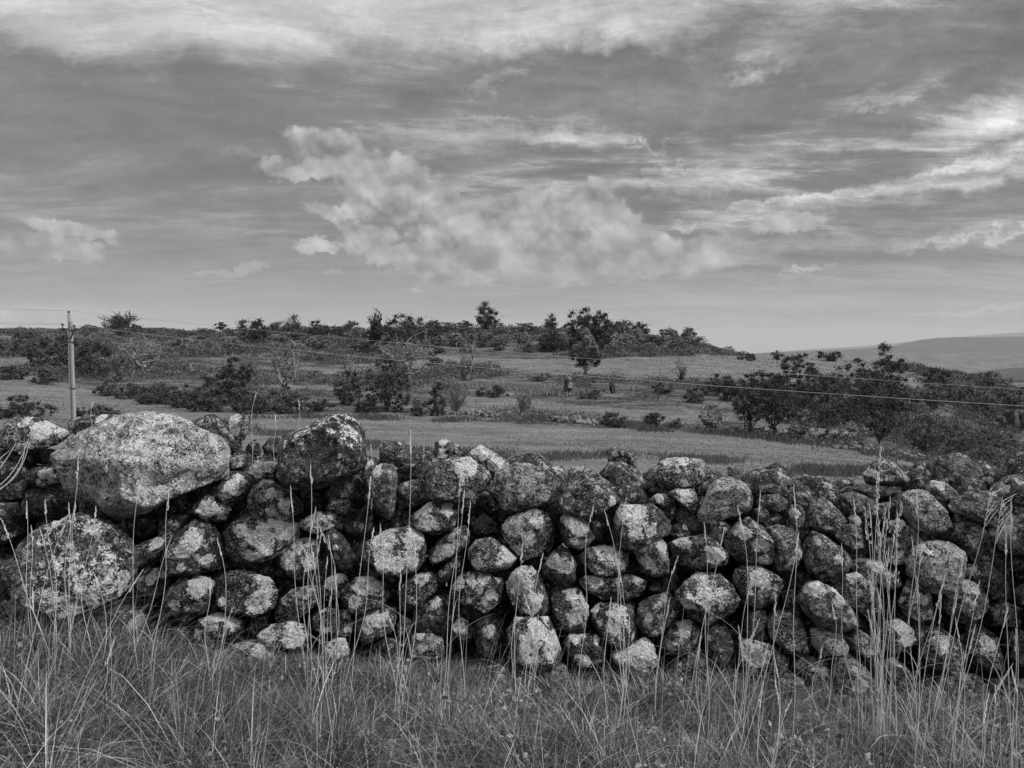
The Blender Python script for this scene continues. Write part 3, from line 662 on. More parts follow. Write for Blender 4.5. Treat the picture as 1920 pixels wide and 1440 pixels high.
E|98,8 104,2 114,1 123,4 122,14 114,22 106,31 99,24 97,14|0|1|.3|.3|107,9,4 115,6,3|stone with eye-like white patch
E|116,28 120,18 128,8 140,6 150,8 154,16 152,30 144,38 132,39 120,36|-.02|1|.3|.3|139,17,7 125,28,4|*stone with round white rosette
E|153,16 158,6 170,2 184,4 196,6 200,14 200,26 192,32 178,34 164,31 155,24|-.05|.6|.4|.3|188,9,6 185,27,7 191,19,5 157,26,3|*black-faced stone with white rim
E|137,50 142,38 152,34 166,34 177,40 174,46 162,50 154,58 142,58 136,54|-.03|.9|.4|.3|150,41,6 166,40,6 139,50,4|bent stone with white band
E|179,42 186,36 194,34 196,42 188,48 180,48|.06|.7|.2|.3||small dark stone
F|8,48 18,42 30,39 42,42 45,48 42,54 36,59 26,59 14,54|-.06|.7|.6|.3|13,50,5 30,44,4 34,52,7|*oval stone with bright white crust
E|160,64 168,55 176,53 190,55 206,60 208,66 196,74 186,78 174,75 164,70|-.06|1.2|.5|.4|188,62,6 178,68,5|broad pale stone low in the grass
E|68,40 72,30 84,27 96,26 104,32 103,44 94,50 80,48|.02|1.4|.3|.4|98,42,5|dull stone veiled by grass
E|120,46 128,42 136,44 136,50 126,54|.02|1.5|.2|.3||small pale stone half in grass
E|38,48 46,46 56,48 58,54 44,57 36,54|-.1|1.2|.3|.3||small stone sunk in grass
E|130,88 142,86 150,90 148,95 136,95|-.45|2.2|.3|.3||flat light stone lying in the grass
E|152,72 158,69 162,74 160,80 150,80|0|.8|.2|.3||small dark stone at foot of wall
F|19,34 24,24 32,17 44,13 52,15 51,26 44,32 34,38 24,40|-.02|.7|.65|.3||dark stone peppered with white specks
F|53,16 58,8 66,4 72,5 75,12 70,19 62,24 54,22|-.02|.9|.4|.3|61,12,5 68,8,4|stone with scattered white spots
F|69,22 74,12 80,6 90,5 99,12 103,20 98,28 86,32 74,32|-.06|.8|.35|.3|86,12,8 94,14,5 78,26,4|*stone with brilliant white patch
F|101,8 106,11 108,17 104,22 99,14|.08|1.1|.2|.3||small grey stone
F|108,20 112,12 122,5 134,4 139,14 132,20 124,28 116,34 109,32|-.02|1|.45|.3|126,11,5|slanting grey stone with frosted middle
F|147,16 154,6 164,3 176,5 186,10 184,22 174,30 158,28 147,22|-.05|.7|.5|.3|153,13,6 172,8,5 162,11,4|*dark stone with bright white knots
F|48,38 52,31 60,28 72,32 77,38 76,48 70,50 58,48 48,44|-.02|.8|.4|.2|73,35,4 74,46,4 54,32,3|stone with white crescent edge
F|80,50 80,38 86,30 98,28 108,28 109,36 106,46 96,50 86,56|0|1.3|.3|.5|90,37,5 99,38,4 88,43,4|*blocky grey stone with two white spots
F|109,40 114,34 119,37 119,43 112,50 107,48|.02|1.1|.2|.2||small smooth stone
F|122,36 130,26 138,20 144,22 146,34 142,46 132,47 124,44|.02|1.2|.25|.4|136,26,3|upright dull stone
F|148,42 155,35 160,38 160,50 156,53 150,48|0|1.4|.4|.6|154,42,5|small wedge with pale face
F|164,44 168,36 178,33 186,38 186,60 180,68 170,64 165,54|.04|1|.5|.4|176,46,5|tall mossy stone hidden by stalks
F|56,60 60,54 66,51 72,51 75,58 73,66 62,66|-.12|2|.6|.1|66,58,12|*small ball of white lichen
F|88,66 90,56 98,52 108,52 116,58 112,68 96,70|0|.6|.2|.3||dark mossy stone low in grass
F|116,54 122,48 134,48 142,52 144,62 130,66 118,62|-.02|.8|.5|.3|125,50,3|mossy stone with little white crust
F|174,72 182,68 189,72 188,80 182,86 177,80|-.1|1.6|.4|.3|181,80,5|small pale stone poking from grass
F|20,62 26,59 31,64 26,70 20,68|-.05|1.6|.3|.3||small pale cobble
F|2,44 8,36 18,34 20,40 10,46 3,50|.08|.7|.2|.3||shaded dark stone
G|4,46 10,36 22,35 34,36 40,50 44,62 42,70 32,73 20,71 10,66 6,56|-.08|1|.5|.5|10,40,5 25,47,6 20,58,7 36,58,7 33,40,4|*large flat-faced stone covered in rosettes
G|45,56 49,48 58,48 70,50 76,58 76,66 70,73 58,72 50,66|-.05|.7|.35|.2|56,51,6 58,68,6 70,56,2.5|dark rounded stone with lichen rim
G|64,30 70,25 84,25 94,28 97,40 98,52 88,56 76,50 66,42|-.02|1|.3|.4|68,30,5 84,36,7 81,43,5 96,50,3|boxy stone with central rosette
G|98,30 108,22 120,17 126,24 128,32 122,40 112,46 102,48 97,40|-.02|1.1|.45|.5||*faceted speckled stone
G|80,64 86,58 96,56 104,52 110,56 112,66 108,74 98,80 88,76 82,70|-.08|1|.9|.2|86,66,7 102,66,10 96,74,5|*stone of crumbled white crust
G|113,50 124,40 136,38 144,44 142,54 132,62 120,62 113,58|-.02|.7|.35|.3|133,48,5 124,57,3.5 136,43,3|dark stone with grey rings
G|146,48 152,42 162,42 166,52 164,66 158,72 150,66|0|1.1|.25|.3||upright grey stone
G|118,74 126,66 140,60 150,64 153,74 148,84 130,86 118,82|0|1.3|.3|.2||broad plain stone at grass line
G|24,78 30,72 46,70 50,80 51,92 44,95 30,90 24,84|-.08|2.2|.5|.7||*pale trapezoid stone in the grass
G|-6,72 2,70 6,74 6,84 0,88 -6,84|0|1.3|.4|.3||rough grey stone
G|176,36 182,30 190,31 192,40 188,50 180,52 176,46|0|1.3|.3|.3||small smooth grey stone
G|172,56 180,52 192,54 204,62 204,76 190,80 178,78 172,66|-.03|1|.35|.3|187,66,8|rounded stone with wide grey rosette
G|54,80 62,74 72,74 78,80 74,90 58,90|.02|1.1|.2|.3||dull stone sunk in grass
G|112,80 118,82 128,90 122,96 110,92|-.08|1.4|.3|.4||small slab sunk in grass
G|164,76 172,76 178,84 178,94 168,92|0|1|.3|.3||dark stone behind grass
H|8,40 14,33 22,31 30,36 36,48 36,58 30,62 18,58 9,50|-.03|.9|.6|.4||*speckled dome-shaped stone
H|38,44 44,43 56,45 62,50 66,58 60,62 48,64 40,56|-.04|.7|.85|.5||*dark wedge densely dotted white
H|25,70 32,63 42,65 52,69 53,78 50,88 40,88 30,78|0|1.2|.4|.4||dull squarish stone
H|54,72 60,65 68,64 78,72 84,82 82,94 74,100 62,98 55,86|-.05|1.5|.25|.2|76,86,5|*smooth banded stone near the grass
H|4,84 10,79 24,77 32,80 37,92 34,100 14,100 5,94|-.03|1.3|.4|.4||squat pale stone
H|67,52 72,44 80,48 86,58 84,66 74,64 67,58|0|1|.4|.4||narrow leaning stone
H|88,46 94,40 104,38 112,44 115,54 108,62 94,60 88,54|-.03|1|.5|.3|108,46,6 110,54,5|stone with bright right cheek
H|118,46 124,42 134,44 144,52 146,62 140,72 126,72 118,62|-.02|.9|.45|.3|122,48,5 134,56,7|grey stone with ragged lichen
H|150,54 156,44 164,43 174,50 178,60 178,70 172,76 160,72 150,64|0|.9|.35|.3|170,57,5|dark stone with small pale fan
H|180,48 186,44 202,45 202,78 190,74 182,64|0|1|.3|.3||dark stone at right edge
H|90,66 96,63 106,70 112,80 110,90 98,88 88,78|-.02|1.4|.3|.3||pale stone behind stalks
H|128,80 140,75 156,77 166,84 164,96 150,98 134,92|0|1|.3|.3||low dark stone
H|168,82 178,79 200,82 200,96 180,98 170,92|0|1|.3|.3||low broad stone at right edge
H|112,92 118,84 126,88 128,98 118,102|0|1.1|.3|.3||small low stone
'''
WALL_Y = lambda v: 3.42 + (1290 - v) / 440.0 * 0.27

CUTS = {'big peaked': [(-.1, -1, -.1, .5), (.45, -.6, .85, .50), (-.5, -.5, .85, .55)], 'giant': [(-.1, -.75, .62, .78)], 'upright pillar': [(0, -.75, .6, .62)],
        'big loaf': [(0, -1, .1, .62), (0, -.4, .9, .8)], 'large flat-faced': [(0, -1, .05, .6)], 'cube-like': [(0, -1, .2, .6)], 'tilted cube': [(-.3, -1, .3, .6), (.7, -.8, -.1, .6)],
        'split stone': [(.8, -.7, .2, .5), (-.8, -.7, .1, .55)], 'faceted dark': [(.5, -.8, .5, .55), (-.5, -.8, .3, .55)], 'large angular': [(0, -1, .15, .62), (.6, -.6, .6, .62)], 'big arched': [(-.2, -1, -.1, .62), (.4, -.5, .7, .7)], 'large pale boulder': [(.1, -.95, .35, .66)]}
def broken_block(pts2, D, rs, level, front=None, soft=2):
    """a rock bounded by broken faces: hull of the outline, a smaller front face and a back, finely divided"""
    import bmesh
    P = np.asarray(pts2); n = len(P); V = []
    for x, z in P: V.append((x, rs.uniform(-.18, .15) * D, z))
    if front is None:
        k = rs.uniform(.52, .74); ox, oz = rs.uniform(-.12, .12, 2) * np.abs(P).max(); tilt = rs.uniform(-.35, .35, 2)
        m = np.abs(P).max()
        for i, (x, z) in enumerate(P):
            if rs.rand() < .25: continue
            kk = k * rs.uniform(.85, 1.15); y = -D * (.85 + tilt[0] * x / m * .5 + tilt[1] * z / m * .5)
            V.append((x * kk + ox, y, z * kk + oz))
    else:
        for x, z, y in front: V.append((x, y, z))
    for x, z in P: V.append((x * .72, D * rs.uniform(.75, 1.), z * .72))
    bm = bmesh.new(); vs = [bm.verts.new(v) for v in V]
    r = bmesh.ops.convex_hull(bm, input=vs)
    bmesh.ops.delete(bm, geom=[g for g in r['geom_interior'] if isinstance(g, bmesh.types.BMVert)], context='VERTS')
    bmesh.ops.triangulate(bm, faces=bm.faces[:])
    bm.verts.index_update(); bm.faces.ensure_lookup_table()
    used = sorted({v.index for f in bm.faces for v in f.verts}); mp = {}
    bm.verts.ensure_lookup_table()
    A = []
    for q, i in enumerate(used): mp[i] = q; A.append(tuple(bm.verts[i].co))
    F = np.array([[mp[v.index] for v in f.verts] for f in bm.faces]); A = np.array(A); bm.free()
    for _ in range(level):
        E = np.sort(np.concatenate([F[:, [0, 1]], F[:, [1, 2]], F[:, [2, 0]]]), 1)
        # long edges only matter for even grain; every edge is halved
        U, inv = np.unique(E, axis=0, return_inverse=True); inv = inv.ravel(); k = len(F)
        M = (A[U[:, 0]] + A[U[:, 1]]) / 2; b = len(A); A = np.concatenate([A, M])
        a, c, d = b + inv[:k], b + inv[k:2 * k], b + inv[2 * k:]
        F = np.concatenate([np.stack([F[:, 0], a, d], 1), np.stack([F[:, 1], c, a], 1), np.stack([F[:, 2], d, c], 1), np.stack([a, c, d], 1)])
    E = np.unique(np.sort(np.concatenate([F[:, [0, 1]], F[:, [1, 2]], F[:, [2, 0]]]), 1), axis=0)
    for _ in range(soft):
        S = np.zeros_like(A); cnt = np.zeros(len(A))
        np.add.at(S, E[:, 0], A[E[:, 1]]); np.add.at(S, E[:, 1], A[E[:, 0]]); np.add.at(cnt, E[:, 0], 1); np.add.at(cnt, E[:, 1], 1)
        A = A * .4 + .6 * S / cnt[:, None]
    return A, F.astype(np.int32)
PEAK_FRONT = [(50, 23), (57, 26), (66, 31), (73, 37), (85, 39), (84, 46), (80, 54), (70, 58), (55, 63), (40, 66), (31, 62), (28, 50), (31, 38), (40, 28)]
def stone_mesh(pts, Y, tone, spk, ang, patches, seed, desc=''):
    """a boulder whose silhouette follows its outline, with depth, broken faces and a pitted skin"""
    rs = np.random.RandomState(seed)
    W = [at(u, v, Y) for u, v in pts]
    P = np.array([[w.x, w.z] for w in W])
    a2 = 0; cx = cz = 0
    for i in range(len(P)):
        x1, z1 = P[i]; x2, z2 = P[(i + 1) % len(P)]; cr = x1 * z2 - x2 * z1
        a2 += cr; cx += (x1 + x2) * cr; cz += (z1 + z2) * cr
    c = np.array([cx, cz]) / (3 * a2)
    Q = P - c
    size = math.sqrt(abs(a2) / 2)
    # radius against angle by casting rays at the outline
    NA = 180
    th = np.linspace(-np.pi, np.pi, NA, endpoint=False); R = np.zeros(NA)
    for k, t in enumerate(th):
        d = np.array([math.cos(t), math.sin(t)]); best = 0
        for i in range(len(Q)):
            p = Q[i]; e = Q[(i + 1) % len(Q)] - p
            det = d[0] * -e[1] + d[1] * e[0]
            if abs(det) < 1e-9: continue
            s = (p[0] * -e[1] + p[1] * e[0]) / det; q = (d[0] * p[1] - d[1] * p[0]) / det
            if s > 0 and -1e-6 <= q <= 1 + 1e-6: best = max(best, s)
        R[k] = best if best > 0 else R[k - 1]
    w = 1 if ang > .6 else 2
    ker = np.hanning(2 * w + 3)[1:-1]; ker /= ker.sum()
    R = np.convolve(np.concatenate([R[-w:], R, R[:w]]), ker, 'valid') * (1.0 if size > .4 else 1.03)
    n = 6 if size > 0.42 else (5 if size > 0.13 else 4)
    N, Fc = ico(n)
    D = 0.5 * size * rs.uniform(0.95, 1.2)
    rho = np.sqrt(N[:, 0] ** 2 + N[:, 2] ** 2)
    tt = np.arctan2(N[:, 2], N[:, 0])
    Rr = np.interp(tt, th, R, period=2 * np.pi)
    rp = np.power(rho, 0.62)
    V = np.stack([np.cos(tt) * Rr * rp, np.sign(N[:, 1]) * np.power(np.abs(N[:, 1]), 0.85) * D, np.sin(tt) * Rr * rp], 1)
    block = ang > .56
    if block:
        fr = None
        if desc.startswith('*big peaked'):
            fr = []
            for a, b in PEAK_FRONT:
                w = at(460 + a * 10 / 3.84, 740 + b * 10 / 3.84, Y - .2); fr.append((w.x - c[0], w.z - c[1], -.24))
        V, Fc = broken_block(Q * (1.02), D * 1.05, rs, 5 if size > .42 else 4, fr, 2)
    k = int(8 + ang * 9)
    for _ in range(k):
        nv = rs.normal(size=3); nv[1] = -abs(nv[1]) * 1.0 - 0.25
        if rs.rand() < .25: nv[1] *= -1
        nv /= np.linalg.norm(nv)
        h = V @ nv; mx = h.max(); lim = mx * (rs.uniform(0.66, 0.9) if not block else rs.uniform(.90, .985))
        over = np.maximum(h - lim, 0)
        V = V - np.outer(over * min(.98, 0.80 + 0.2 * ang), nv)
    # the dressed outer face that the waller turned to the front
    if size < .42 and not block:
        for lim in (rs.uniform(.56, .68), rs.uniform(.7, .85)):
            nv = np.array([rs.uniform(-.5, .5), -1, rs.uniform(-.35, .45)]); nv /= np.linalg.norm(nv); h = V @ nv
            V = V - np.outer(np.maximum(h - lim * h.max(), 0) * .93, nv)
    for key, cl in CUTS.items():
        if desc.lstrip('*').startswith(key) and not block:
            for nx, ny, nz, lim in cl:
                nv = np.array([nx, ny, nz]) / np.linalg.norm([nx, ny, nz]); h = V @ nv
                V = V - np.outer(np.maximum(h - lim * h.max(), 0) * .96, nv)
    r0 = np.linalg.norm(V, axis=1, keepdims=True) + 1e-9
    wp = V + np.array([c[0], Y, c[1]])
    disp = (0.018 if block else 0.048) * size * fbm(wp * (2.2 / size * 0.9), seed % 50, 5, 0.58) + 0.006 * fbm(wp * 26, seed % 31, 3, 0.6)
    # ledges and cracks of weathered faces
    disp += (-0.008 if block else -0.02) * size * np.clip(0.12 - np.abs(vnoise(wp * (1.6 / size), seed % 23)), 0, 1) * 6
    V = V + (V / r0) * disp[:, None]
    # keep the outline true after the breaking and pitting
    t2 = np.arctan2(V[:, 2], V[:, 0]); r2 = np.hypot(V[:, 0], V[:, 2]); nb = 72
    bi = ((t2 + np.pi) / (2 * np.pi) * nb).astype(int) % nb
    mxr = np.zeros(nb); np.maximum.at(mxr, bi, r2)
    want = np.interp((np.arange(nb) + .5) / nb * 2 * np.pi - np.pi, th, R, period=2 * np.pi)
    f = want / np.maximum(mxr, 1e-6); f = np.convolve(np.concatenate([f[-1:], f, f[:1]]), [.25, .5, .25], 'valid')
    if block: f = np.clip(f, .97, 1.06)
    ff = np.interp(t2, (np.arange(nb) + .5) / nb * 2 * np.pi - np.pi, f, period=2 * np.pi)
    V[:, 0] *= ff; V[:, 2] *= ff
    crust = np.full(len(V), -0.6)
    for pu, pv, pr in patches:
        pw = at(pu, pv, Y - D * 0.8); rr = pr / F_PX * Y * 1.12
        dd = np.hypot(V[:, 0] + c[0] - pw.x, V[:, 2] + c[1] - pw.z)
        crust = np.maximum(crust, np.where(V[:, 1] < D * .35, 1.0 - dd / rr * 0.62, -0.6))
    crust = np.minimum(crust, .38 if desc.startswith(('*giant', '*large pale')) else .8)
    if desc.startswith('*big peaked'): crust = np.minimum(crust, .33)  # pale patches here paint the light on the boulder's top facets into its colour
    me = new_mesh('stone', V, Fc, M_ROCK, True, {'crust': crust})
    return me, (c[0], Y, c[1]), size, (P[:, 0].min(), P[:, 0].max(), P[:, 1].min(), P[:, 1].max())

def build_stones():
    items = []
    for ln in STONES.strip().splitlines():
        T, pts, d, tone, spk, ang, pat, desc = [s.strip() for s in ln.split('|')]
        ox, oy = TILES[T]; k = 10 / 3.84
        px = [(ox + float(a) * k, oy + float(b) * k) for a, b in (p.split(',') for p in pts.split())]
        pp = [(ox + float(a) * k, oy + float(b) * k, float(r) * k) for a, b, r in (p.split(',') for p in pat.split())]
        if T in 'DH': tone = float(tone) * 1.6; spk = float(spk) + .05
        elif T in 'CG': tone = float(tone) * 1.15
        cu = sum(p[0] for p in px) / len(px); cv = sum(p[1] for p in px) / len(px)
        items.append([px, float(d), float(tone), float(spk), min(1.0, float(ang) + .2), pp, desc, cu, cv])
    marks = [(it[6][1:], it[7], it[8], max(p[0] for p in it[0]) - min(p[0] for p in it[0])) for it in items if it[6].startswith('*')]
    used = {}
    for i, it in enumerate(items):
        px, d, tone, spk, ang, pp, desc, cu, cv = it
        Y = WALL_Y(cv) + d
        if 'giant speckled' in desc: Y = 3.6
        me, loc, size, ext = stone_mesh(px, Y + 0.16, tone, spk, ang, pp, 100 + i * 7, desc)
        big = size > 0.27
        nm = 'boulder' if big else 'wall_stone'
        if desc.startswith('*'):
            label = desc[1:] + ' in the dry stone wall'
        else:
            done = False
            for rank in range(6):
                ms = sorted(marks, key=lambda m: math.hypot(m[1] - cu, (m[2] - cv) * 1.1))
                m = ms[rank]
                dx, dy = cu - m[1], cv - m[2]
                a = math.degrees(math.atan2(-dy, dx)) % 360
                far = math.hypot(dx, dy) > 1.25 * m[3]
                dirs = ['right of', 'upper right of', 'above', 'upper left of', 'left of', 'lower left of', 'below', 'lower right of']
                rel = dirs[int((a + 22.5) // 45) % 8]
                ref = m[0].split(' at left end')[0].split(' at lower left')[0].split(' topping')[0].split(' below')[0].split(' near')[0].split(' in the')[0].split(' on the')[0]
                label = '%s, %s the %s' % (desc, rel, ref)
                if len(label.split()) > 16: label = '%s, %s the %s' % (desc, rel, ref.split(' with ')[0].split(' patched ')[0].split(' covered ')[0])
                if label not in used and len(label.split()) <= 16: break
        used[label] = 1
        o = put(nm, me, None, loc)
        tag(o, label, 'boulder' if big else 'stone', 'loose field stones of the dry wall')
        o['stone_tone'] = tone; o['speckle'] = spk
    return items
STONE_ITEMS = build_stones()

def build_wall_core():
    """small hearting stones seen only in the black gaps, and the rough back face"""
    rs = np.random.RandomState(5)
    N, Fc = ico(2)
    tops = []
    us = np.linspace(-300, 2300, 130)
    for u in us:
        t = 900
        for it in STONE_ITEMS:
            xs = [p[0] for p in it[0]]
            if min(xs) <= u <= max(xs) and it[1] < .4: t = min(t, min(p[1] for p in it[0]))
        tops.append(t)
    tops = np.maximum(tops, 830)
    tops = np.convolve(np.pad(tops, 3, mode='edge'), np.ones(7) / 7, 'valid')
    Vs, Fs, base = [], [], 0
    for row in range(26):
        for _ in range(90):
            u = rs.uniform(-280, 2280) ; v = 1330 - row * 20 + rs.uniform(-10, 10)
            tv = np.interp(u, us, tops)
            if v < tv + 75: continue
            Y = WALL_Y(v) + rs.uniform(0.29, 0.85)
            p = at(u, v, WALL_Y(v)); p.x *= Y / WALL_Y(v); p.y = Y
            r = rs.uniform(0.05, 0.12)
            s = N * r * rs.uniform(.75, 1.3, 3)
            s = s * (1 + 0.16 * vnoise(N * 1.8 + rs.uniform(0, 50), 1))[:, None]
            Vs.append(s + np.array(p)); Fs.append(Fc + base); base += len(N)
    # the wall runs on past both edges of the picture
    cr = [np.full(len(v), -1.0) for v in Vs]
    N3, F3 = ico(3)
    for sx in (-1, 1):
        for x in np.arange(2.75, 7.5, .2):
            for row in range(7):
                r = rs.uniform(.10, .17); z = gz(sx * x, 3.6) + .1 + row * .155 + rs.uniform(-.03, .03)
                if z > (.92 if sx > 0 else 1.05) + rs.uniform(-.12, .1): continue
                for dy in (0, .38):
                    s = N3 * r * rs.uniform(.75, 1.25, 3)
                    for _ in range(9):
                        nv = rs.normal(size=3); nv /= np.linalg.norm(nv); h = s @ nv; s = s - np.outer(np.maximum(h - rs.uniform(.62, .85) * h.max(), 0) * .95, nv)
                    s = s * (1 + .1 * vnoise(N3 * 2.5 + rs.uniform(0, 50), 1))[:, None]
                    Vs.append(s + np.array([sx * (x + rs.uniform(-.08, .08)), 3.62 + dy + (1.0 - z) * -.12, z])); Fs.append(F3 + base); base += len(N3)
                    cr.append(np.full(len(N3), rs.choice([-1., .15, .4])))
    V = np.concatenate(Vs); Fq = np.concatenate(Fs)
    me = new_mesh('hearting_rubble', V, Fq, M_ROCK, True, {'crust': np.concatenate(cr)})
    o = put('hearting_rubble', me); o['stone_tone'] = 0.8; o['speckle'] = 0.3
    tag(o, 'dark small rubble packed in the gaps between the wall stones', 'rubble', kind='stuff')
build_wall_core()
# ------------------------------------------------------------------ plants
def leaf_quads(C, size, rs, up=0.3):
    """one small leaf clump card per point, each turned its own way"""
    n = len(C)
    a = rs.normal(size=(n, 3)); a /= np.linalg.norm(a, axis=1, keepdims=True)
    b = rs.normal(size=(n, 3)); b -= a * np.sum(a * b, 1, keepdims=True); b /= np.linalg.norm(b, axis=1, keepdims=True)
    s = (np.asarray(size) * rs.uniform(.6, 1.35, n))[:, None]
    V = np.stack([C - a * s * .5, C + b * s * .34 - a * s * .05, C + a * s * .5, C - b * s * .34 + a * s * .05], 1).reshape(-1, 3)
    F = np.arange(4 * n, dtype=np.int32).reshape(n, 4)
    return V, F
def tubes(segs, sides=4):
    """segs: list of (p0, p1, r0, r1)"""
    if not segs: return np.zeros((0, 3)), np.zeros((0, 4), np.int32)
    P0 = np.array([s[0] for s in segs]); P1 = np.array([s[1] for s in segs]); R0 = np.array([s[2] for s in segs]); R1 = np.array([s[3] for s in segs])
    d = P1 - P0; L = np.linalg.norm(d, axis=1, keepdims=True) + 1e-9; d = d / L
    ref = np.where(np.abs(d[:, 2:3]) > .9, np.array([[1., 0, 0]]), np.array([[0, 0, 1.]]))
    a = np.cross(d, ref); a /= np.linalg.norm(a, axis=1, keepdims=True); b = np.cross(d, a)
    V = []
    for P, R in ((P0, R0), (P1 + d * 0.02 * L, R1)):
        for k in range(sides):
            t = 2 * math.pi * k / sides
            V.append(P + (a * math.cos(t) + b * math.sin(t)) * R[:, None])
    V = np.stack(V, 1); n = len(segs)
    base = (np.arange(n) * 2 * sides)[:, None]
    F = np.concatenate([base + np.array([[k, (k + 1) % sides, sides + (k + 1) % sides, sides + k]]) for k in range(sides)])
    return V.reshape(-1, 3), F.astype(np.int32)
def inside(shape, p, t):
    r = math.hypot(p[0], p[1])
    if shape == 'cone': return r <= 1.1 * (1 - t) ** .8 * min(1, (t + .12) * 4)
    if shape == 'tall': return r <= .98 * math.sin(math.pi * min(1, t * .80 + .16)) ** .65
    if shape == 'dome': return r <= math.sqrt(max(0, 1 - t * t))
    if shape == 'vase': return r <= .25 + .8 * t and r * r + (t - .2) ** 2 * 1.3 <= 1.05
    if shape == 'umbrella': return r * r + (1 - t * .9) ** 2 * .3 <= 1.0
    return r * r + (2 * t - 1) ** 2 <= 1
def skeleton(rs, w, h, shape='ball', tf=.25, K=7, M=6, J=4, r0=.04, lean=(0, 0), z0=.12, crook=.10):
    """trunk, limbs, branches and twigs filling a crown; lists of (p0, p1, r0, r1) for stout and fine wood, and the branch ends"""
    stout, fine, ends = [], [], []
    def path(a, b, n, ra, rb, out, curve):
        pts = [a]; L = np.linalg.norm(b - a)
        for k in range(1, n + 1):
            t = k / n; p = a + (b - a) * t; p = p + curve * math.sin(math.pi * t) * L + rs.normal(size=3) * crook * L * (0 if k == n else 1)
            pts.append(p)
        for k in range(n): out.append((pts[k], pts[k + 1], ra + (rb - ra) * k / n, ra + (rb - ra) * (k + 1) / n))
        return pts
    R0 = h * r0
    top = np.array([lean[0] * h * .5, lean[1] * h * .5, h * tf])
    tr = path(np.zeros(3), top, 4, R0 * 1.25, R0 * .8, stout, np.zeros(3))
    def tgt(lo=.35):
        for _ in range(200):
            p = rs.uniform(-1, 1, 3); t = (p[2] + 1) / 2
            if inside(shape, p, t) and (np.linalg.norm(p) > lo): return np.array([p[0] * w / 2, p[1] * w / 2, h * (z0 + t * (1 - z0))])
        return np.array([0, 0, h * .8])
    for i in range(K):
        c = tgt(.3); c = c * np.array([.8, .8, .9]); c[:2] += top[:2] * .5
        s = tr[rs.randint(2, 5)]
        lp = path(s, c, 5, R0 * .55, R0 * .22, stout, np.array([0, 0, -.12]) if c[2] > top[2] else np.array([0, 0, .1]))
        for m in range(M):
            q = lp[rs.randint(2, 6)]
            e = q + (tgt() - q) * rs.uniform(.35, .8) if rs.rand() < .5 else q + rs.normal(size=3) * np.array([w, w, h]) * .13 + np.array([0, 0, h * .05])
            bp = path(q, e, 4, R0 * .2, R0 * .08, fine, rs.normal(size=3) * .12)
            ends.append(e)
            for jj in range(J):
                a = bp[rs.randint(1, 5)]; d = (e - q); d = d / (np.linalg.norm(d) + 1e-6)
                b = a + (d * .6 + rs.normal(size=3) * .7 + np.array([0, 0, .25])) * .09 * (w + h) / 2
                path(a, b, 2, R0 * .07, R0 * .035, fine, np.zeros(3))
    return stout, fine, np.array(ends)
def grow_shim(rs, w, h):
    a, b, e = skeleton(rs, w, h, 'dome', .15, 5, 3, 0)
    return a + b

def crown_points(rs, w, h, z0, shape, n, nclus, cr):
    """leaf positions gathered in clumps through a crown volume"""
    C = []
    while len(C) < nclus:
        p = rs.uniform(-1, 1, 3); r = np.linalg.norm(p)
        if r > 1.2: continue
        t = (p[2] + 1) / 2
        if not inside(shape, p, t): continue
        q = np.array([p[0] * w / 2, p[1] * w / 2, z0 + t * (h - z0)])
        C.append(q)
    C = np.array(C); k = rs.randint(0, nclus, n)
    wt = rs.uniform(.5, 1.3, nclus)[k]
    d = rs.normal(size=(n, 3)); d /= np.linalg.norm(d, axis=1, keepdims=True)
    rr = np.abs(rs.normal(size=n)) * .75
    return C[k] + d * (rr * cr * wt)[:, None] * np.array([1, 1, .75]), k

def blur_px(D): return D / 745.0            # metres that one pixel of the finished picture covers

def make_leafy(name, label, cat, group, base, w, h, kind, mat, seed, bark=None, z0f=.1, lean=(0, 0), dens=1.0, tw=False):
    rs = np.random.RandomState(seed)
    D = max(base.y, 10); px = blur_px(D)
    root = thing(name, label, cat, base, group)
    ls = max(0.05, px * 1.6)
    area = w * h
    nleaf = int(min(13000, max(260, dens * 5.6 * area / (ls * ls * .45))))
    big = area / (px * px)                       # crown size in picture pixels
    ncl = int(np.clip(big / 20, 16, 120))
    cr = 0.72 * math.sqrt(area / ncl)
    cr = min(cr, .3 * min(w, h))
    P, k = crown_points(rs, w * 1.12 - cr * .8, h * 1.03 - cr * .4, h * z0f, kind, nleaf, ncl, cr)
    P[:, 2] = np.where(P[:, 2] < 0.02 * h, np.abs(P[:, 2]) + .02 * h, P[:, 2])
    P[:, 2] = np.minimum(P[:, 2], h * 1.04)
    V, F = leaf_quads(P, ls, rs)
    tone = np.repeat(rs.uniform(.55, 1.6, ncl)[k] * rs.uniform(.87, 1.16, nleaf), 4)
    put('crown', new_mesh('crown', V, F, mat, False, {'tone': tone}), root)
    st, fi, _ = skeleton(rs, w * .8, h * .9, kind, max(.18, z0f * .8), 6, 4, 1, r0=.03, lean=lean, z0=max(.1, z0f))
    mr = px * .3
    segs = [(a, b, max(r, mr * (1.3 if i < 4 else 1)), max(q, mr)) for i, (a, b, r, q) in enumerate(st)] + [(a, b, max(r, mr * .8), max(q, mr * .7)) for a, b, r, q in fi]
    V, F = tubes(segs, 5)
    put('trunk', new_mesh('trunk', V, F, bark or M_BARK, True), root)
    if tw:
        st, fi, _ = skeleton(rs, w * .85, h * 1.1, 'dome', .3, 8, 6, 3, r0=.02, z0=.4)
        sg = [(a, b, max(r * .5, mr * .7), max(q * .5, mr * .6)) for a, b, r, q in st + fi if a[2] > h * .5]
        V, F = tubes(sg, 3); put('bare_twigs', new_mesh('bare_twigs', V, F, M_TWIG, True), root)
    return root
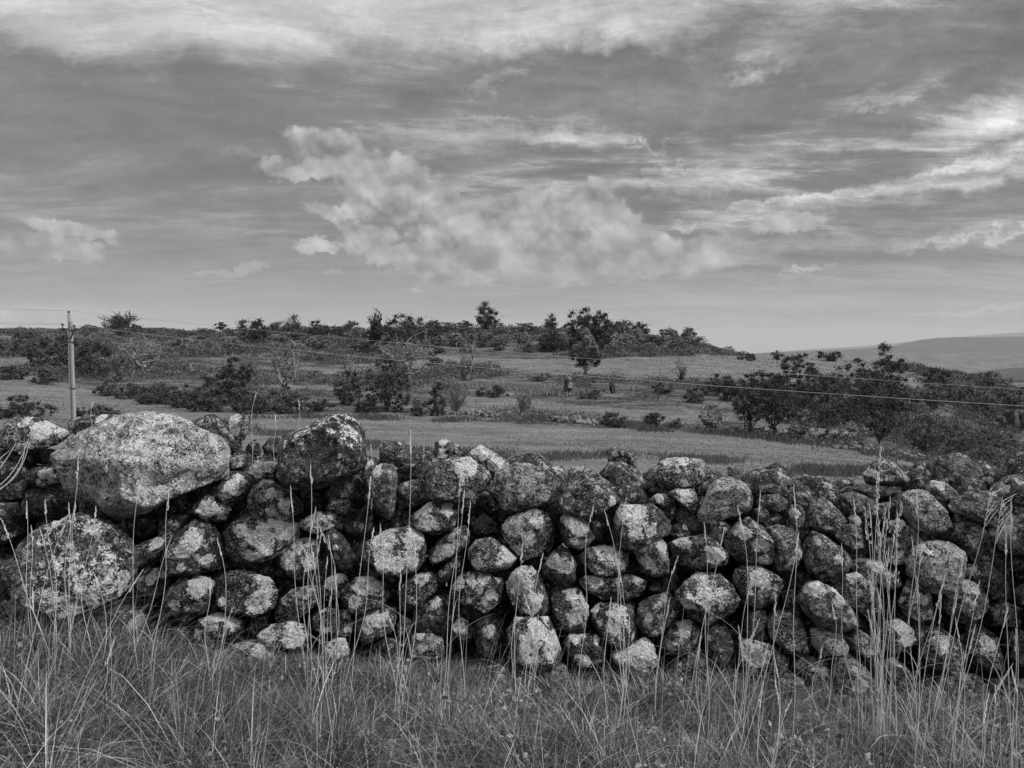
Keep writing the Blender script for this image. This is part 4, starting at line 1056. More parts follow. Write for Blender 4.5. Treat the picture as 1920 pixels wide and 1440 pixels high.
def make_bare(name, label, cat, group, base, w, h, seed, mat, shape='dome', ivy=0., lean=(0, 0), tf=.25, thick=1., fine=1., K=8, M=6, J=4, ivymat=None, crook=.12):
    rs = np.random.RandomState(seed)
    px = blur_px(max(base.y, 10))
    root = thing(name, label, cat, base, group)
    st, fi, ends = skeleton(rs, w, h, shape, tf, K, M, J, r0=.06 * thick, lean=lean, z0=.2, crook=crook)
    mr = px * .30 * fine
    V, F = tubes([(a, b, max(r, mr * 1.5), max(q, mr * 1.25)) for a, b, r, q in st], 6); put('trunk', new_mesh('trunk', V, F, mat, True), root)
    if fi:
        V, F = tubes([(a, b, max(r, mr), max(q, mr * .8)) for a, b, r, q in fi], 3); put('branches', new_mesh('branches', V, F, mat, True), root)
    if ivy > 0:
        ls = max(.05, px * 1.6); n = int(900 * ivy)
        hi = h * (.25 + .3 * min(ivy, 1.2))
        z = rs.uniform(0, 1, n) ** 1.2
        rad = w * (.10 + .12 * ivy) * (1.2 - .7 * z)
        a = rs.uniform(0, 2 * np.pi, n)
        P = np.stack([np.cos(a) * rad * rs.rand(n) ** .4 + lean[0] * z * hi, np.sin(a) * rad, z * hi], 1)
        V, F = leaf_quads(P, ls, rs)
        put('ivy', new_mesh('ivy', V, F, ivymat or M_LEAF_D, False, {'tone': np.repeat(rs.uniform(.5, 1.3, n), 4)}), root)
    return root
def make_fan(name, label, cat, group, base, w, h, seed, mat=None, leafy=.25):
    """a many-stemmed shrub whose thin rods fan out from the ground"""
    rs = np.random.RandomState(seed); px = blur_px(max(base.y, 10))
    root = thing(name, label, cat, base, group)
    segs = []; tips = []
    for i in range(30):
        a = rs.uniform(0, 2 * np.pi); sp = rs.uniform(.05, 1) * w / 2; hh = h * rs.uniform(.6, 1) * (1 - .25 * (sp / (w / 2)) ** 2)
        p = np.zeros(3); 
        for k in range(1, 5):
            t = k / 4; q = np.array([math.cos(a) * sp * t ** 1.2, math.sin(a) * sp * t ** 1.2, hh * t]) + rs.normal(size=3) * .03 * h
            segs.append((p, q, max(px * .33, .012), max(px * .26, .008)));
            if k > 1:
                e = q + np.array([rs.normal() * .12 * w, rs.normal() * .12 * w, h * .16]); segs.append((p, e, px * .26, px * .2)); tips.append(e)
            p = q
        tips.append(p)
    V, F = tubes(segs, 3); put('stems', new_mesh('stems', V, F, mat or M_TWIG, True), root)
    if leafy:
        n = int(900 * leafy); T = np.array(tips)[rs.randint(0, len(tips), n)] + rs.normal(size=(n, 3)) * .06 * h
        V, F = leaf_quads(T, max(.05, px * 1.15), rs)
        put('foliage', new_mesh('foliage', V, F, M_LEAF_L, False, {'tone': np.repeat(rs.uniform(.6, 1.2, n), 4)}), root)
    return root

# u, row of foot, row of top, width px, kind, label
TREES = '''
225|622|575|74|bareD|rounded leafless tree standing alone on the left skyline|tree
254|625|601|26|darkcone|small dark evergreen touching the rounded leafless skyline tree|tree
413|614|597|22|darkball|small dark round-headed bush on the skyline at left|bush
480|642|598|64|darkball|dark leafy skyline tree left of the fuzzy twig-topped tree|tree
550|645|589|56|twigM|fuzzy grey tree with bare twig top on the skyline|tree
112|694|634|100|dark|broad dark oak just left of the utility pole|tree
165|704|655|72|dark|dark bushy tree just right of the utility pole|tree
215|716|662|66|midtw|half-dead bushy tree with dark trunk on the left slope|tree
266|702|624|124|bareL|big dead tree with pale tangled branches on the left slope|tree
357|702|672|30|snag|small bleached Y-shaped snag in the rough grass|dead tree
443|772|676|64|dark|dark leafy tree rising from the left hedge|tree
396|730|683|36|midL|pale loose-leaved shrub beside the dark hedge tree|shrub
40|782|740|112|darkdome|low dark bramble mound behind the wall at far left|bush
195|783|757|56|darkdome|low dark mound right of the pole foot|bush
152|783|762|24|darkdome|little dark bush touching the pole foot|bush
537|738|622|112|bareL|tall dead tree with forked pale limbs left of centre|tree
648|714|666|28|bareL|thin dead treetop above the twin hedge trees|dead tree
702|652|578|52|bareIvy|leafless skyline tree with dark trunk and crooked crown|tree
757|655|583|82|darktw|wide leafy skyline tree with twiggy top|tree
817|640|597|44|darkball|round dark tree on the skyline left of the lone tree|tree
914|622|566|42|lone|lone dense dark tree standing tallest on the skyline|tree
768|714|626|124|bareLean|leaning dead tree with branches sweeping left|dead tree
728|772|676|84|darktall|tall dark leafy tree at the field edge|tree
655|760|700|52|darktall|smaller leafy tree left of the tall field-edge tree|tree
874|714|634|66|bareIvyL|dead tree with upright pale limbs and ivied foot|dead tree
820|780|722|32|darktall|slim small tree with dark trunk at the field edge|tree
855|776|722|48|fan|fan-shaped bare shrub at the field edge|shrub
925|744|721|64|darkdome|dark low bush in the pale grass right of centre-left|bush
812|672|659|16|darkball|tiny round dark bush in the meadow|bush
817|685|671|30|darkdome|small dark bush below the tiny round bush|bush
1035|660|584|48|darkcone|dark upright tree on the wooded hill crest, first of three|tree
1088|655|584|58|dark|broad dark tree on the wooded hill crest, middle of three|tree
1129|655|591|40|dark|dark knotty tree on the wooded hill crest, last of three|tree
1163|640|597|44|midball|soft grey tree right of the three dark crest trees|tree
1100|664|616|34|pale|pale rounded willow in front of the dark crest trees|tree
1168|664|620|42|pale|larger pale rounded willow on the hill flank|tree
1203|622|606|10|darkcone|tiny pointed evergreen on the crest|tree
1213|623|609|10|darkcone|second tiny pointed evergreen on the crest, the lower one|tree
1258|645|611|36|twigM|greyish twiggy tree near the right end of the wooded hill|tree
1285|648|612|48|mid|leafy tree at the right end of the wooded hill|tree
1097|709|652|62|umb|spreading leafy tree with pale forked trunk in the upper field|tree
1064|740|690|38|pollard|ivy-clad pollard with pale broken branches|tree
1150|738|702|14|stub|thin ivy-clad dead stump|tree stump
1278|712|668|34|bareS|small bare many-stemmed tree at the upper field edge|shrub
982|782|734|44|fan|pale fan-shaped twiggy shrub at the rubble bank|shrub
1152|800|773|62|darkdome|dense dark rounded bush in the gap of the field edge|bush
1225|800|768|50|darkdome|dark bush right of the field gap|bush
1265|803|782|40|darkdome|low bush trailing right of the gap bush|bush
1330|810|752|50|midL|grey-leaved shrub with pale sprig at the field edge|shrub
1370|752|712|56|dark|dark shrubby tree in the scrub belt|tree
1300|756|726|50|darkdome|rounded scrub bush under the bare many-stemmed tree|bush
1425|742|700|70|dark|dark thicket tree left of the leafy field trees|tree
1405|676|661|42|darkdome|flat dark bush on the far ridge right of the hill|bush
1406|816|732|64|stem|leafy tree with thin straight trunk at the field edge, left one|tree
1452|820|726|84|stem|leafy tree with thin straight trunk at the field edge, right one|tree
1490|765|668|84|darktall|dark many-topped tree behind the straight-trunked trees|tree
1590|795|682|136|mass|massive dark spreading tree in the right hedge|tree
1660|790|658|64|pine|tall dark pine above the right hedge|tree
1503|828|764|60|midL|pale leafy shrub right of the straight-trunked trees|shrub
1600|832|790|60|pale|low pale shrub by the dry grass patch|shrub
1650|842|774|48|stem|small leaning tree at the corner of the field|tree
1735|856|766|104|midstem|broad soft-leaved tree right of the field corner|tree
1800|850|795|74|midball|grey bush right of the broad soft-leaved tree|bush
1858|866|798|86|midball|grey bush near the right edge, upper one|bush
1850|888|832|70|mid|grey-leaved bush right of the round dark boulder|bush
1556|826|804|44|darkdome|dark shrub at the foot of the dry grass patch|shrub
1797|862|826|44|darkdome|dark bush below the grey bushes|bush
1757|735|695|44|dark|dark small tree on the right slope|tree
1700|764|716|60|mid|grey tree between pine and cliff|tree
1745|770|718|66|mid|mid-grey tree left of the cliff|tree
1795|762|714|66|midball|rounded tree above the cliff|tree
1852|728|696|76|mid|wide grey bush on the cliff top|bush
1457|675|657|24|midball|small round bush on the far ridge|bush
1487|675|667|30|darkdome|flat low bush on the far ridge|bush
1555|677|656|34|dark|dark spiky bush on the far ridge|bush
1609|681|669|18|darkball|tiny bush on the far ridge, next right of the spiky one|bush
1740|688|680|18|mid|tiny bush on the far shoulder|bush
1692|700|682|26|darkball|small bush on the slope right of the pine|bush
205|742|718|58|hedge|hedge bush at the left end of the long dark hedge|bush
250|748|720|62|hedge|second hedge bush of the long dark hedge|bush
296|758|722|66|hedge|third hedge bush, under the dead tree|bush
342|764|724|66|hedge|fourth hedge bush, below the Y-shaped snag|bush
390|772|722|66|hedge|fifth hedge bush, left of the dark hedge tree|bush
476|776|738|56|hedge|hedge bush right of the dark hedge tree|bush
520|776|736|56|hedge|hedge bush below the tall dead tree|bush
562|776|738|56|hedge|hedge bush right of the tall dead tree|bush
604|772|744|48|hedge|last low bush of the hedge before the twin trees|bush
690|774|740|44|hedge|bush between the two leafy field-edge trees|bush
784|780|748|36|hedge|bush right of the tall field-edge tree|bush
60|640|622|60|hedge|low skyline bush at far left|bush
45|668|636|90|hedge|dark bramble bank at far left under the skyline|bush
1540|800|690|90|mass|dark leafy tree between the straight-trunked trees and the massive tree|tree
1625|792|698|80|dark|dark tree filling the hedge between massive tree and pine|tree
1700|800|735|64|mid|mid-grey tree at the foot of the pine|tree
1445|775|706|70|dark|dark tree behind the straight-trunked trees|tree
1345|742|706|60|dark|dark bush cluster in the middle scrub belt|bush
1245|738|712|50|mid|grey bush in the middle scrub belt|bush
1110|748|726|60|mid|low grey bush right of the ivy-clad pollard|bush
1010|715|698|50|mid|low grey bush under the upper meadow edge|bush
330|660|634|50|mid|grey bush right of the big dead tree|bush
180|668|640|60|dark|dark thicket above the pole oak|bush
430|664|634|56|mid|grey skyline thicket behind the dark hedge tree|bush
600|660|634|50|midball|round grey bush right of the tall dead tree top|bush
1838|775|728|60|mid|grey bush growing in front of the dark cliff, the left one|bush
1893|768|716|64|midball|grey bush growing over the dark cliff, the right one|bush
20|712|684|60|hedge|dark bush by the left picture edge in the field|bush
85|720|694|50|hedge|bush spreading at the upper edge of the left field|bush
'''
def build_trees():
    for i, ln in enumerate(TREES.strip().splitlines()):
        u, vb, vt, w, kind, label, cat = ln.split('|')
        u, vb, vt, w = float(u), float(vb), float(vt), float(w)
        b = hit(u, vb); D = b.y
        if D > 235: b = hit(u, vb, 100, 216); D = b.y
        h = (vb - vt) / F_PX * D; W = w / F_PX * D
        if kind in ('mass', 'dark', 'pine', 'darktall', 'hedge', 'stem'): h *= 1.12; W *= 1.08
        b.z -= 0.02 * h
        nm = {'tree': 'tree', 'dead tree': 'dead_tree', 'bush': 'bush', 'shrub': 'shrub', 'tree stump': 'tree_stump'}[cat]
        g = {'tree': 'trees of the hillside', 'dead tree': 'dead trees of the hillside', 'bush': 'bushes of the hillside', 'shrub': 'shrubs of the hillside', 'tree stump': None}[cat]
        s = 1000 + i * 13
        a = (nm, label, cat, g, b, W, h)
        if kind == 'bareD': make_bare(*a, s, M_BARK, 'dome', thick=1.4, tf=.2, fine=1.0, K=14, M=9, J=4, crook=.07)
        elif kind == 'bareL': make_bare(*a, s, M_DEAD, 'vase', ivy=.12, fine=1.0, K=9, M=5, J=3, crook=.14, tf=.2)
        elif kind == 'bareS': make_bare(*a, s, M_TWIG, 'vase', ivy=.35, thick=.6, fine=.8, K=9, M=4, J=2, tf=.08)
        elif kind == 'bareLean': make_bare(*a, s, M_DEAD, 'umbrella', lean=(-.35, 0), tf=.45, thick=1.1, fine=1.0, K=8, M=6, J=4, crook=.15)
        elif kind == 'bareIvy': make_bare(*a, s, M_BARK, 'vase', ivy=1.0, thick=1.1, fine=1.1, K=9, M=6, J=4)
        elif kind == 'bareIvyL': make_bare(*a, s, M_DEAD, 'vase', ivy=.5, thick=1.0, K=9, M=4, J=2, tf=.12, crook=.06)
        elif kind == 'snag': make_bare(*a, s, M_DEAD, 'vase', thick=2., tf=.6, K=4, M=1, J=0)
        elif kind == 'pollard': make_bare(*a, s, M_DEAD, 'vase', ivy=1.1, thick=2.2, tf=.5, K=6, M=2, J=1)
        elif kind == 'stub': make_bare(*a, s, M_BARK, 'tall', ivy=.8, thick=1.6, tf=.8, K=2, M=1, J=0)
        elif kind == 'fan': make_fan(*a, s)
        elif kind == 'lone': make_leafy(*a, 'tall', M_LEAF_D, s, z0f=.12, dens=1.5)
        elif kind == 'darkcone': make_leafy(*a, 'cone', M_LEAF_D, s, z0f=.05, dens=1.2)
        elif kind == 'pine': make_leafy(*a, 'ball', M_LEAF_D, s, z0f=.0, dens=2.6)
        elif kind == 'mass': make_leafy(*a, 'dome', M_LEAF_D, s, z0f=.0, dens=2.0)
        elif kind == 'darkball': make_leafy(*a, 'ball', M_LEAF_D, s, z0f=.1)
        elif kind == 'darktall': make_leafy(*a, 'tall', M_LEAF_D, s, z0f=.05, dens=1.1)
        elif kind == 'dark': make_leafy(*a, 'ball', M_LEAF_D, s, z0f=.0, dens=1.6)
        elif kind == 'darktw': make_leafy(*a, 'ball', M_LEAF_D, s, z0f=.0, dens=1.0, tw=True)
        elif kind in ('darkdome', 'hedge'): make_leafy(*a, 'dome', M_LEAF_D, s, z0f=0., dens=1.3)
        elif kind == 'midtw': make_leafy(*a, 'ball', M_LEAF_M, s, z0f=.0, dens=.7, tw=True)
        elif kind == 'twigM': make_leafy(*a, 'dome', M_LEAF_M, s, z0f=.0, dens=.7, tw=True)
        elif kind == 'mid': make_leafy(*a, 'ball', M_LEAF_M, s, z0f=.0)
        elif kind == 'midball': make_leafy(*a, 'ball', M_LEAF_M, s, z0f=.0, dens=1.2)
        elif kind == 'midL': make_leafy(*a, 'ball', M_LEAF_L, s, z0f=.05, dens=.8)
        elif kind == 'pale': make_leafy(*a, 'ball', M_LEAF_L, s, z0f=.0, dens=1.3)
        elif kind == 'umb': make_leafy(*a, 'umbrella', M_LEAF_D, s, bark=M_DEAD, z0f=.42, dens=1.1)
        elif kind == 'stem': make_leafy(*a, 'ball', M_LEAF_D, s, z0f=.3, dens=1.1)
        elif kind == 'midstem': make_leafy(*a, 'ball', M_LEAF_M, s, z0f=.22, dens=1.2)
build_trees()

def build_hill_bushes():
    """rounded bushes crowding the wooded hill: a few patterns, each bush its own object"""
    rs = np.random.RandomState(77)
    protos = []
    marks = [(702, 'crooked leafless tree'), (757, 'twiggy-topped tree'), (817, 'round dark skyline tree'), (914, 'lone tall tree'), (1035, 'first dark crest tree'), (1088, 'middle dark crest tree'),
             (1129, 'knotty crest tree'), (1168, 'larger pale willow'), (1285, 'tree at the hill end'), (550, 'fuzzy twig-topped tree'), (480, 'dark skyline tree'), (413, 'small round skyline bush'), (625, 'gap in the skyline bushes')]
    def proto(k):
        mat = [M_LEAF_D, M_LEAF_M, M_LEAF_L, M_LEAF_M][k]
        P, c = crown_points(rs, .84, .88, 0., 'dome' if k % 2 else 'ball', 1700, 34, .15)
        P[:, 2] = np.maximum(P[:, 2], .02)
        V, F = leaf_quads(P, .085, rs)
        cm = new_mesh('bush_crown', V, F, mat, False, {'tone': np.repeat(rs.uniform(.6, 1.4, 34)[c] * rs.uniform(.8, 1.25, 1700), 4)})
        V, F = tubes(grow_shim(rs, .6, .8), 4)
        return cm, new_mesh('bush_stems', V, F, M_BARK, True)
    P4 = [proto(k) for k in range(4)]
    used = {}
    rows = []
    crest = [(430, 616), (520, 616), (600, 617), (700, 616), (800, 615), (900, 613), (1000, 611), (1100, 611), (1180, 617), (1240, 628), (1300, 644), (1350, 660)]
    cu = [c[0] for c in crest]; cv = [c[1] for c in crest]
    us = []
    for row in range(5):
        n = [13, 15, 16, 15, 13][row]
        for q in range(n):
            u = 640 + (1345 - 640) * (q + rs.uniform(.15, .85)) / n
            top = np.interp(u, cu, cv)
            v = top + 9 + row * 9.5 + rs.uniform(-3, 3)
            lim = np.interp(u, [640, 800, 1000, 1300, 1350], [668, 672, 676, 668, 664])
            if v > lim: continue
            us.append((u, v))
    for q in range(16): us.append((360 + q * 18 + rs.uniform(-5, 5), 626 + rs.uniform(-3, 14)))
    for q in range(12): us.append((180 + q * 24 + rs.uniform(-8, 8), 627 + rs.uniform(-2, 3)))
    extra = [(1330, 690, 'x')]
    labs, roots = [], []
    for i, (u, v) in enumerate(sorted(us)):
        b = hit(u, v, 60, 216)
        k = rs.choice(4, p=[.16, .32, .28, .24])
        w = rs.uniform(24, 46) / F_PX * b.y; h = rs.uniform(15, 30) / F_PX * b.y
        if u < 480: w *= .8; h *= .55
        mk = min(marks, key=lambda m: abs(m[0] - u))
        side = 'left of' if u < mk[0] - 8 else ('right of' if u > mk[0] + 8 else 'in line with')
        hgt = 'on the crest,' if v < np.interp(u, cu, cv) + 16 else ('halfway downslope,' if v < np.interp(u, cu, cv) + 34 else 'at slope foot,')
        look = ['dark', 'grey', 'pale', 'grey domed'][k]
        lab = '%s bush %s %s the %s' % (look, hgt, side, mk[1])
        labs.append(lab)
        root = thing('bush', lab, 'bush', (b.x, b.y, b.z - .05), 'bushes crowding the wooded hill', rs.uniform(0, 6.28))
        root.scale = (w, w, h)
        put('crown', P4[k][0], root); put('stems', P4[k][1], root); roots.append(root)
    words = ['leftmost', 'second', 'third', 'fourth', 'fifth', 'sixth', 'seventh', 'eighth']
    for L in set(labs):
        same = [r for r, l in zip(roots, labs) if l == L]
        if len(same) > 1:
            for q, r in enumerate(same): r['label'] = (words[q] + ' ' if q == 0 else words[q] + ' ') + L
build_hill_bushes()

def build_field_grass():
    """short tufts over the grazed fields"""
    rs = np.random.RandomState(12); n = 330000
    y = np.exp(rs.uniform(math.log(10), math.log(150), n)); x = rs.uniform(-.76, .76, n) * y
    z = ground_z(x, y); cov = cover_of(x, y, z); U, Vv = project(x, y, z)
    pat = fbm(np.stack([x * .25, y * .16, x * 0], 1), 14, 4, .6)
    keep = (Vv < 900) & (((cov > .8) & (rs.rand(n) < .30 + .5 * pat)) | ((cov < .8) & (rs.rand(n) < .35)))
    i = np.where(keep)[0][:110000]
    px = y[i] / 745
    s = px * rs.uniform(.7, 1.5, len(i))
    V, F = leaf_quads(np.stack([x[i], y[i], z[i] + s * .2], 1), s, rs)
    tn = rs.choice([.75, .9, 1.1, 1.3], len(i), p=[.3, .25, .25, .2]) * np.where(cov[i] > .8, 1.0, 1.15)
    tag(put('field_grass', new_mesh('field_grass', V, F, mat_noise('field_tufts', .085, .14, .3, bs=0, attr='tone'), False, {'tone': np.repeat(tn, 4)})), 'short grass tufts of the grazed fields', 'grass', kind='stuff')
build_field_grass()

def build_scrub():
    """rank heath, bracken and brambles between the fields"""
    rs = np.random.RandomState(11)
    n = 60000
    y = np.exp(rs.uniform(math.log(40), math.log(215), n)); a = rs.uniform(-.80, .80, n)
    x = a * y; z = ground_z(x, y); cov = cover_of(x, y, z)
    U, Vv = project(x, y, z)
    lump = fbm(np.stack([x * .07, y * .055, x * 0], 1), 9, 3)
    keep = (cov < .2) & (lump > -.2 + rs.rand(n) * .3 + np.where(U > 1620, .1, 0))
    keep |= (cov == .5) & (lump > .45)
    keep &= Vv < 900
    idx = np.where(keep)[0][:7500]
    C, S, T = [], [], []
    for i in idx:
        D = y[i]; px = blur_px(D)
        r = rs.uniform(.4, 1.1) * (1 + D / 150); h = r * rs.uniform(.35, .75)
        m = int(26 + 26 * r * r); ls = px * 1.5
        d = rs.normal(size=(m, 3)); d /= np.linalg.norm(d, axis=1, keepdims=True); d[:, 2] = abs(d[:, 2])
        C.append(np.array([x[i], y[i], z[i]]) + d * np.array([r, r, h]) * rs.uniform(.6, 1, (m, 1)))
        S.append(np.full(m, max(ls, .1))); tn = rs.choice([.65, .9, 1.25, 1.7], p=[.3, .3, .25, .15])
        T.append(np.full(m, tn) * rs.uniform(.85, 1.15, m))
    C = np.concatenate(C); S = np.concatenate(S); T = np.concatenate(T)
    V, F = leaf_quads(C, S, rs)
    tag(put('scrub', new_mesh('scrub', V, F, mat_noise('scrub_foliage', .07, .15, .5, bs=0, attr='tone'), False, {'tone': np.repeat(T, 4)})), 'low tangled scrub and bracken between the hillside fields', 'scrub', kind='stuff')
    print('scrub leaves', len(C))
    # weeds and long grass: field margins and the strip just behind the wall
    C, T, segs = [], [], []
    def strip(pts, width, n, hgt, tone, q=1.0):
        for k in range(n):
            t = rs.uniform(0, len(pts) - 1); i = int(t); f = t - i
            u = pts[i][0] * (1 - f) + pts[i + 1][0] * f + rs.normal() * width; v = pts[i][1] * (1 - f) + pts[i + 1][1] * f + rs.normal() * width * .10
            b = hit(u, v, 5, 120); px = blur_px(b.y)
            gx = vnoise(np.array([[u * .03, v * .1, 0]]), 4)[0]
            if gx < -.3: continue
            m = 16
            ang = rs.uniform(0, 6.28, m); L = hgt * rs.uniform(.5, 1.2, m) * (1 + .5 * gx)
            ex = np.stack([np.cos(ang) * L * .5, np.sin(ang) * L * .5, L], 1)
            wv = max(px * .45, .006)
            for j in range(m):
                p = np.array(b) + rs.normal(size=3) * np.array([.12, .12, 0]) * (1 + b.y / 20); segs.append((p, p + ex[j], wv, wv * .4)); T.append(tone * rs.uniform(.6, 1.4))
    strip([(850, 858), (900, 850), (960, 862), (1060, 858), (1160, 856), (1300, 862), (1345, 868)], 26, 300, .15, .10)
    strip([(690, 830), (760, 846), (850, 852)], 20, 120, .16, .10)
    strip([(1480, 884), (1560, 892), (1640, 888), (1700, 880)], 26, 200, .2, .10)
    strip([(420, 800), (500, 812), (560, 816)], 20, 120, .16, .10)
    strip([(480, 782), (700, 784), (860, 790)], 16, 140, .2, .08)
    strip([(1200, 804), (1400, 818), (1560, 836), (1760, 872)], 16, 240, .22, .08)
    strip([(980, 778), (1100, 790), (1200, 800)], 16, 120, .2, .10)
    strip([(850, 725), (1000, 730), (1050, 740)], 20, 260, .45, .2)
    V, F = tubes(segs, 3)
    m, t_, b_ = new_mat('weeds'); at_ = t_.new('ShaderNodeAttribute', attribute_type='GEOMETRY', attribute_name='tone').outputs['Fac']
    t_.put(b_.inputs['Base Color'], t_.grey(at_)); b_.inputs['Roughness'].default_value = .9
    tag(put('field_margin_weeds', new_mesh('field_margin_weeds', V, F, m, True, {'tone': np.repeat(T, 6)})), 'long grass and weeds along the field margins and behind the wall', 'weeds', kind='stuff')
build_scrub()
# ------------------------------------------------------------------ pole, wires, rubble banks, cliff, village
def box(x0, x1, y0, y1, z0, z1):
    V = [(x, y, z) for z in (z0, z1) for y in (y0, y1) for x in (x0, x1)]
    F = [(0, 2, 3, 1), (4, 5, 7, 6), (0, 1, 5, 4), (2, 6, 7, 3), (0, 4, 6, 2), (1, 3, 7, 5)]
    return np.array(V, float), np.array(F, np.int32)
def join(parts):
    Vs, Fs, b = [], [], 0
    for V, F in parts: Vs.append(V); Fs.append(F + b); b += len(V)
    return np.concatenate(Vs), np.concatenate(Fs)
def lathe(prof, sides=12, c=(0, 0, 0)):
    V = []; n = len(prof)
    for r, z in prof:
        for k in range(sides):
            a = 2 * math.pi * k / sides; V.append((c[0] + r * math.cos(a), c[1] + r * math.sin(a), c[2] + z))
    F = [(i * sides + k, i * sides + (k + 1) % sides, (i + 1) * sides + (k + 1) % sides, (i + 1) * sides + k) for i in range(n - 1) for k in range(sides)]
    return np.array(V), np.array(F, np.int32)
PD = 45.0
def build_pole():
    top = at(131, 589, PD); z0 = gz(top.x, PD) - .3
    foot = at(137, 790, PD)
    H = top.z - z0
    root = thing('utility_pole', 'tall pale grooved concrete utility pole standing behind the wall at left', 'utility pole', (foot.x, PD, z0))
    lean = (top.x - foot.x) / H
    w0, w1 = .24, .15
    def post(x_off, w, h, wt, dy=0.):
        V, F = box(-1, 1, -1, 1, 0, 1)
        V[:, 0] = V[:, 0] * np.where(V[:, 2] > .5, wt, w) / 2 + x_off * np.where(V[:, 2] > .5, .8, 1); V[:, 1] = V[:, 1] * .1 + dy; V[:, 2] *= h; V[:, 0] += lean * V[:, 2]
        return V, F
    V, F = join([post(-.07, .11, H, .085), post(.09, .10, H - .42, .08)])
    put('shaft', new_mesh('shaft', V, F, M_POLE, False), root)
    V, F = join([post(.01, .08, H - .6, .05, -.02)])
    put('web', new_mesh('web', V, F, mat_noise('pole_web', .12, .2, 8, bs=0), False), root)
    for hz in (2.2, 5.0):
        V, F = box(-.2 + lean * hz, .22 + lean * hz, -.13, .13, hz, hz + .03); put('band', new_mesh('band', V, F, M_IRON, False), root)
    arm_z = at(131, 617, PD).z - z0
    ins = []
    for sx, uu, vv in ((-1, 119, 611), (1, 141, 614)):
        p = at(uu, vv, PD); px_, pz_ = p.x - foot.x, p.z - z0
        cx = lean * arm_z
        segs = [(np.array([cx + sx * .06, -.1, arm_z - .6]), np.array([px_, -.1, pz_ - .12]), (.05), .05), (np.array([cx + sx * .04, -.1, pz_ - .2]), np.array([px_ + sx * .06, -.1, pz_ - .16]), .045, .045)]
        V, F = tubes(segs, 4); put('bracket', new_mesh('bracket', V, F, M_IRON, False), root)
        V, F = lathe([(.02, -.12), (.02, 0), (.085, .0), (.09, .05), (.045, .07), (.075, .10), (.075, .14), (.02, .15), (0, .15)], 10, (px_, -.1, pz_))
        put('insulator', new_mesh('insulator', V, F, M_GLASS, True), root); ins.append(Vector((p.x, PD - .1, p.z + .15)))
    cx = lean * H - .07
    V, F = lathe([(.02, -.05), (.02, .06), (.08, .06), (.085, .11), (.045, .12), (.07, .15), (.07, .18), (.02, .2), (0, .2)], 10, (cx, 0, H))
    put('insulator', new_mesh('insulator', V, F, M_GLASS, True), root); ins.append(Vector((foot.x + cx, PD, z0 + H + .2)))
    return ins
INS = build_pole()
def wire(label, p0, p1, sag, r):
    n = 60; segs = []
    pts = []
    for i in range(n + 1):
        t = i / n; p = p0.lerp(p1, t); p.z -= sag * 4 * t * (1 - t); pts.append(np.array(p))
    for i in range(n): segs.append((pts[i], pts[i + 1], r, r))
    V, F = tubes(segs, 5)
    tag(put('overhead_wire', new_mesh('overhead_wire', V, F, M_WIRE, True)), label, 'wire', 'power line wires')
def thr(u, v, y): return at(u, v, y)
wire('thin upper wire running from the pole top down to the right', INS[2], thr(2350, 757, 30), .35, .008)
wire('thicker pale lower wire sagging from the pole bracket to the right', INS[1], thr(2350, 786, 22), .45, .010)
wire('topmost wire reaching the pole top from the left edge', INS[2], thr(-900, 540, 62), .2, .010)
wire('wire reaching the outer bracket insulator from the left edge, upper of the low pair', INS[0], thr(-900, 572, 62), .25, .009)
wire('wire reaching the inner bracket from the left edge, lower of the low pair', INS[1], thr(-900, 577, 62), .22, .009)

def rubble(label, pts, n, r, spread, seed):
    rs = np.random.RandomState(seed); N, Fc = ico(1); Vs, Fs, b = [], [], 0
    for _ in range(n):
        t = rs.uniform(0, len(pts) - 1); i = int(t); f = t - i
        u = pts[i][0] * (1 - f) + pts[i + 1][0] * f; v = pts[i][1] * (1 - f) + pts[i + 1][1] * f
        p = np.array(hit(u, v, 20, 120)) + rs.normal(size=3) * np.array([.5, spread, 0]); p[2] = gz(p[0], p[1]) + abs(rs.normal()) * .14
        s = N * (r * rs.uniform(.5, 1.5)) * rs.uniform(.6, 1.3, 3) + p
        Vs.append(s); Fs.append(Fc + b); b += len(N)
    tag(put('rubble_bank', new_mesh('rubble_bank', np.concatenate(Vs), np.concatenate(Fs), M_RUBB, False)), label, 'rubble', kind='stuff')
rubble('long low bank of pale loose rubble along the field edge left of the gap bush', [(870, 777), (930, 781), (1000, 783), (1060, 792), (1115, 797)], 520, .13, .35, 3)
rubble('low dark tumbled stone wall under the straight-trunked field trees', [(1360, 808), (1420, 815), (1500, 824)], 300, .12, .4, 4)
rubble('scatter of pale stones at the field foot right of the dry grass', [(1560, 838), (1640, 848), (1720, 862)], 120, .12, .5, 6)

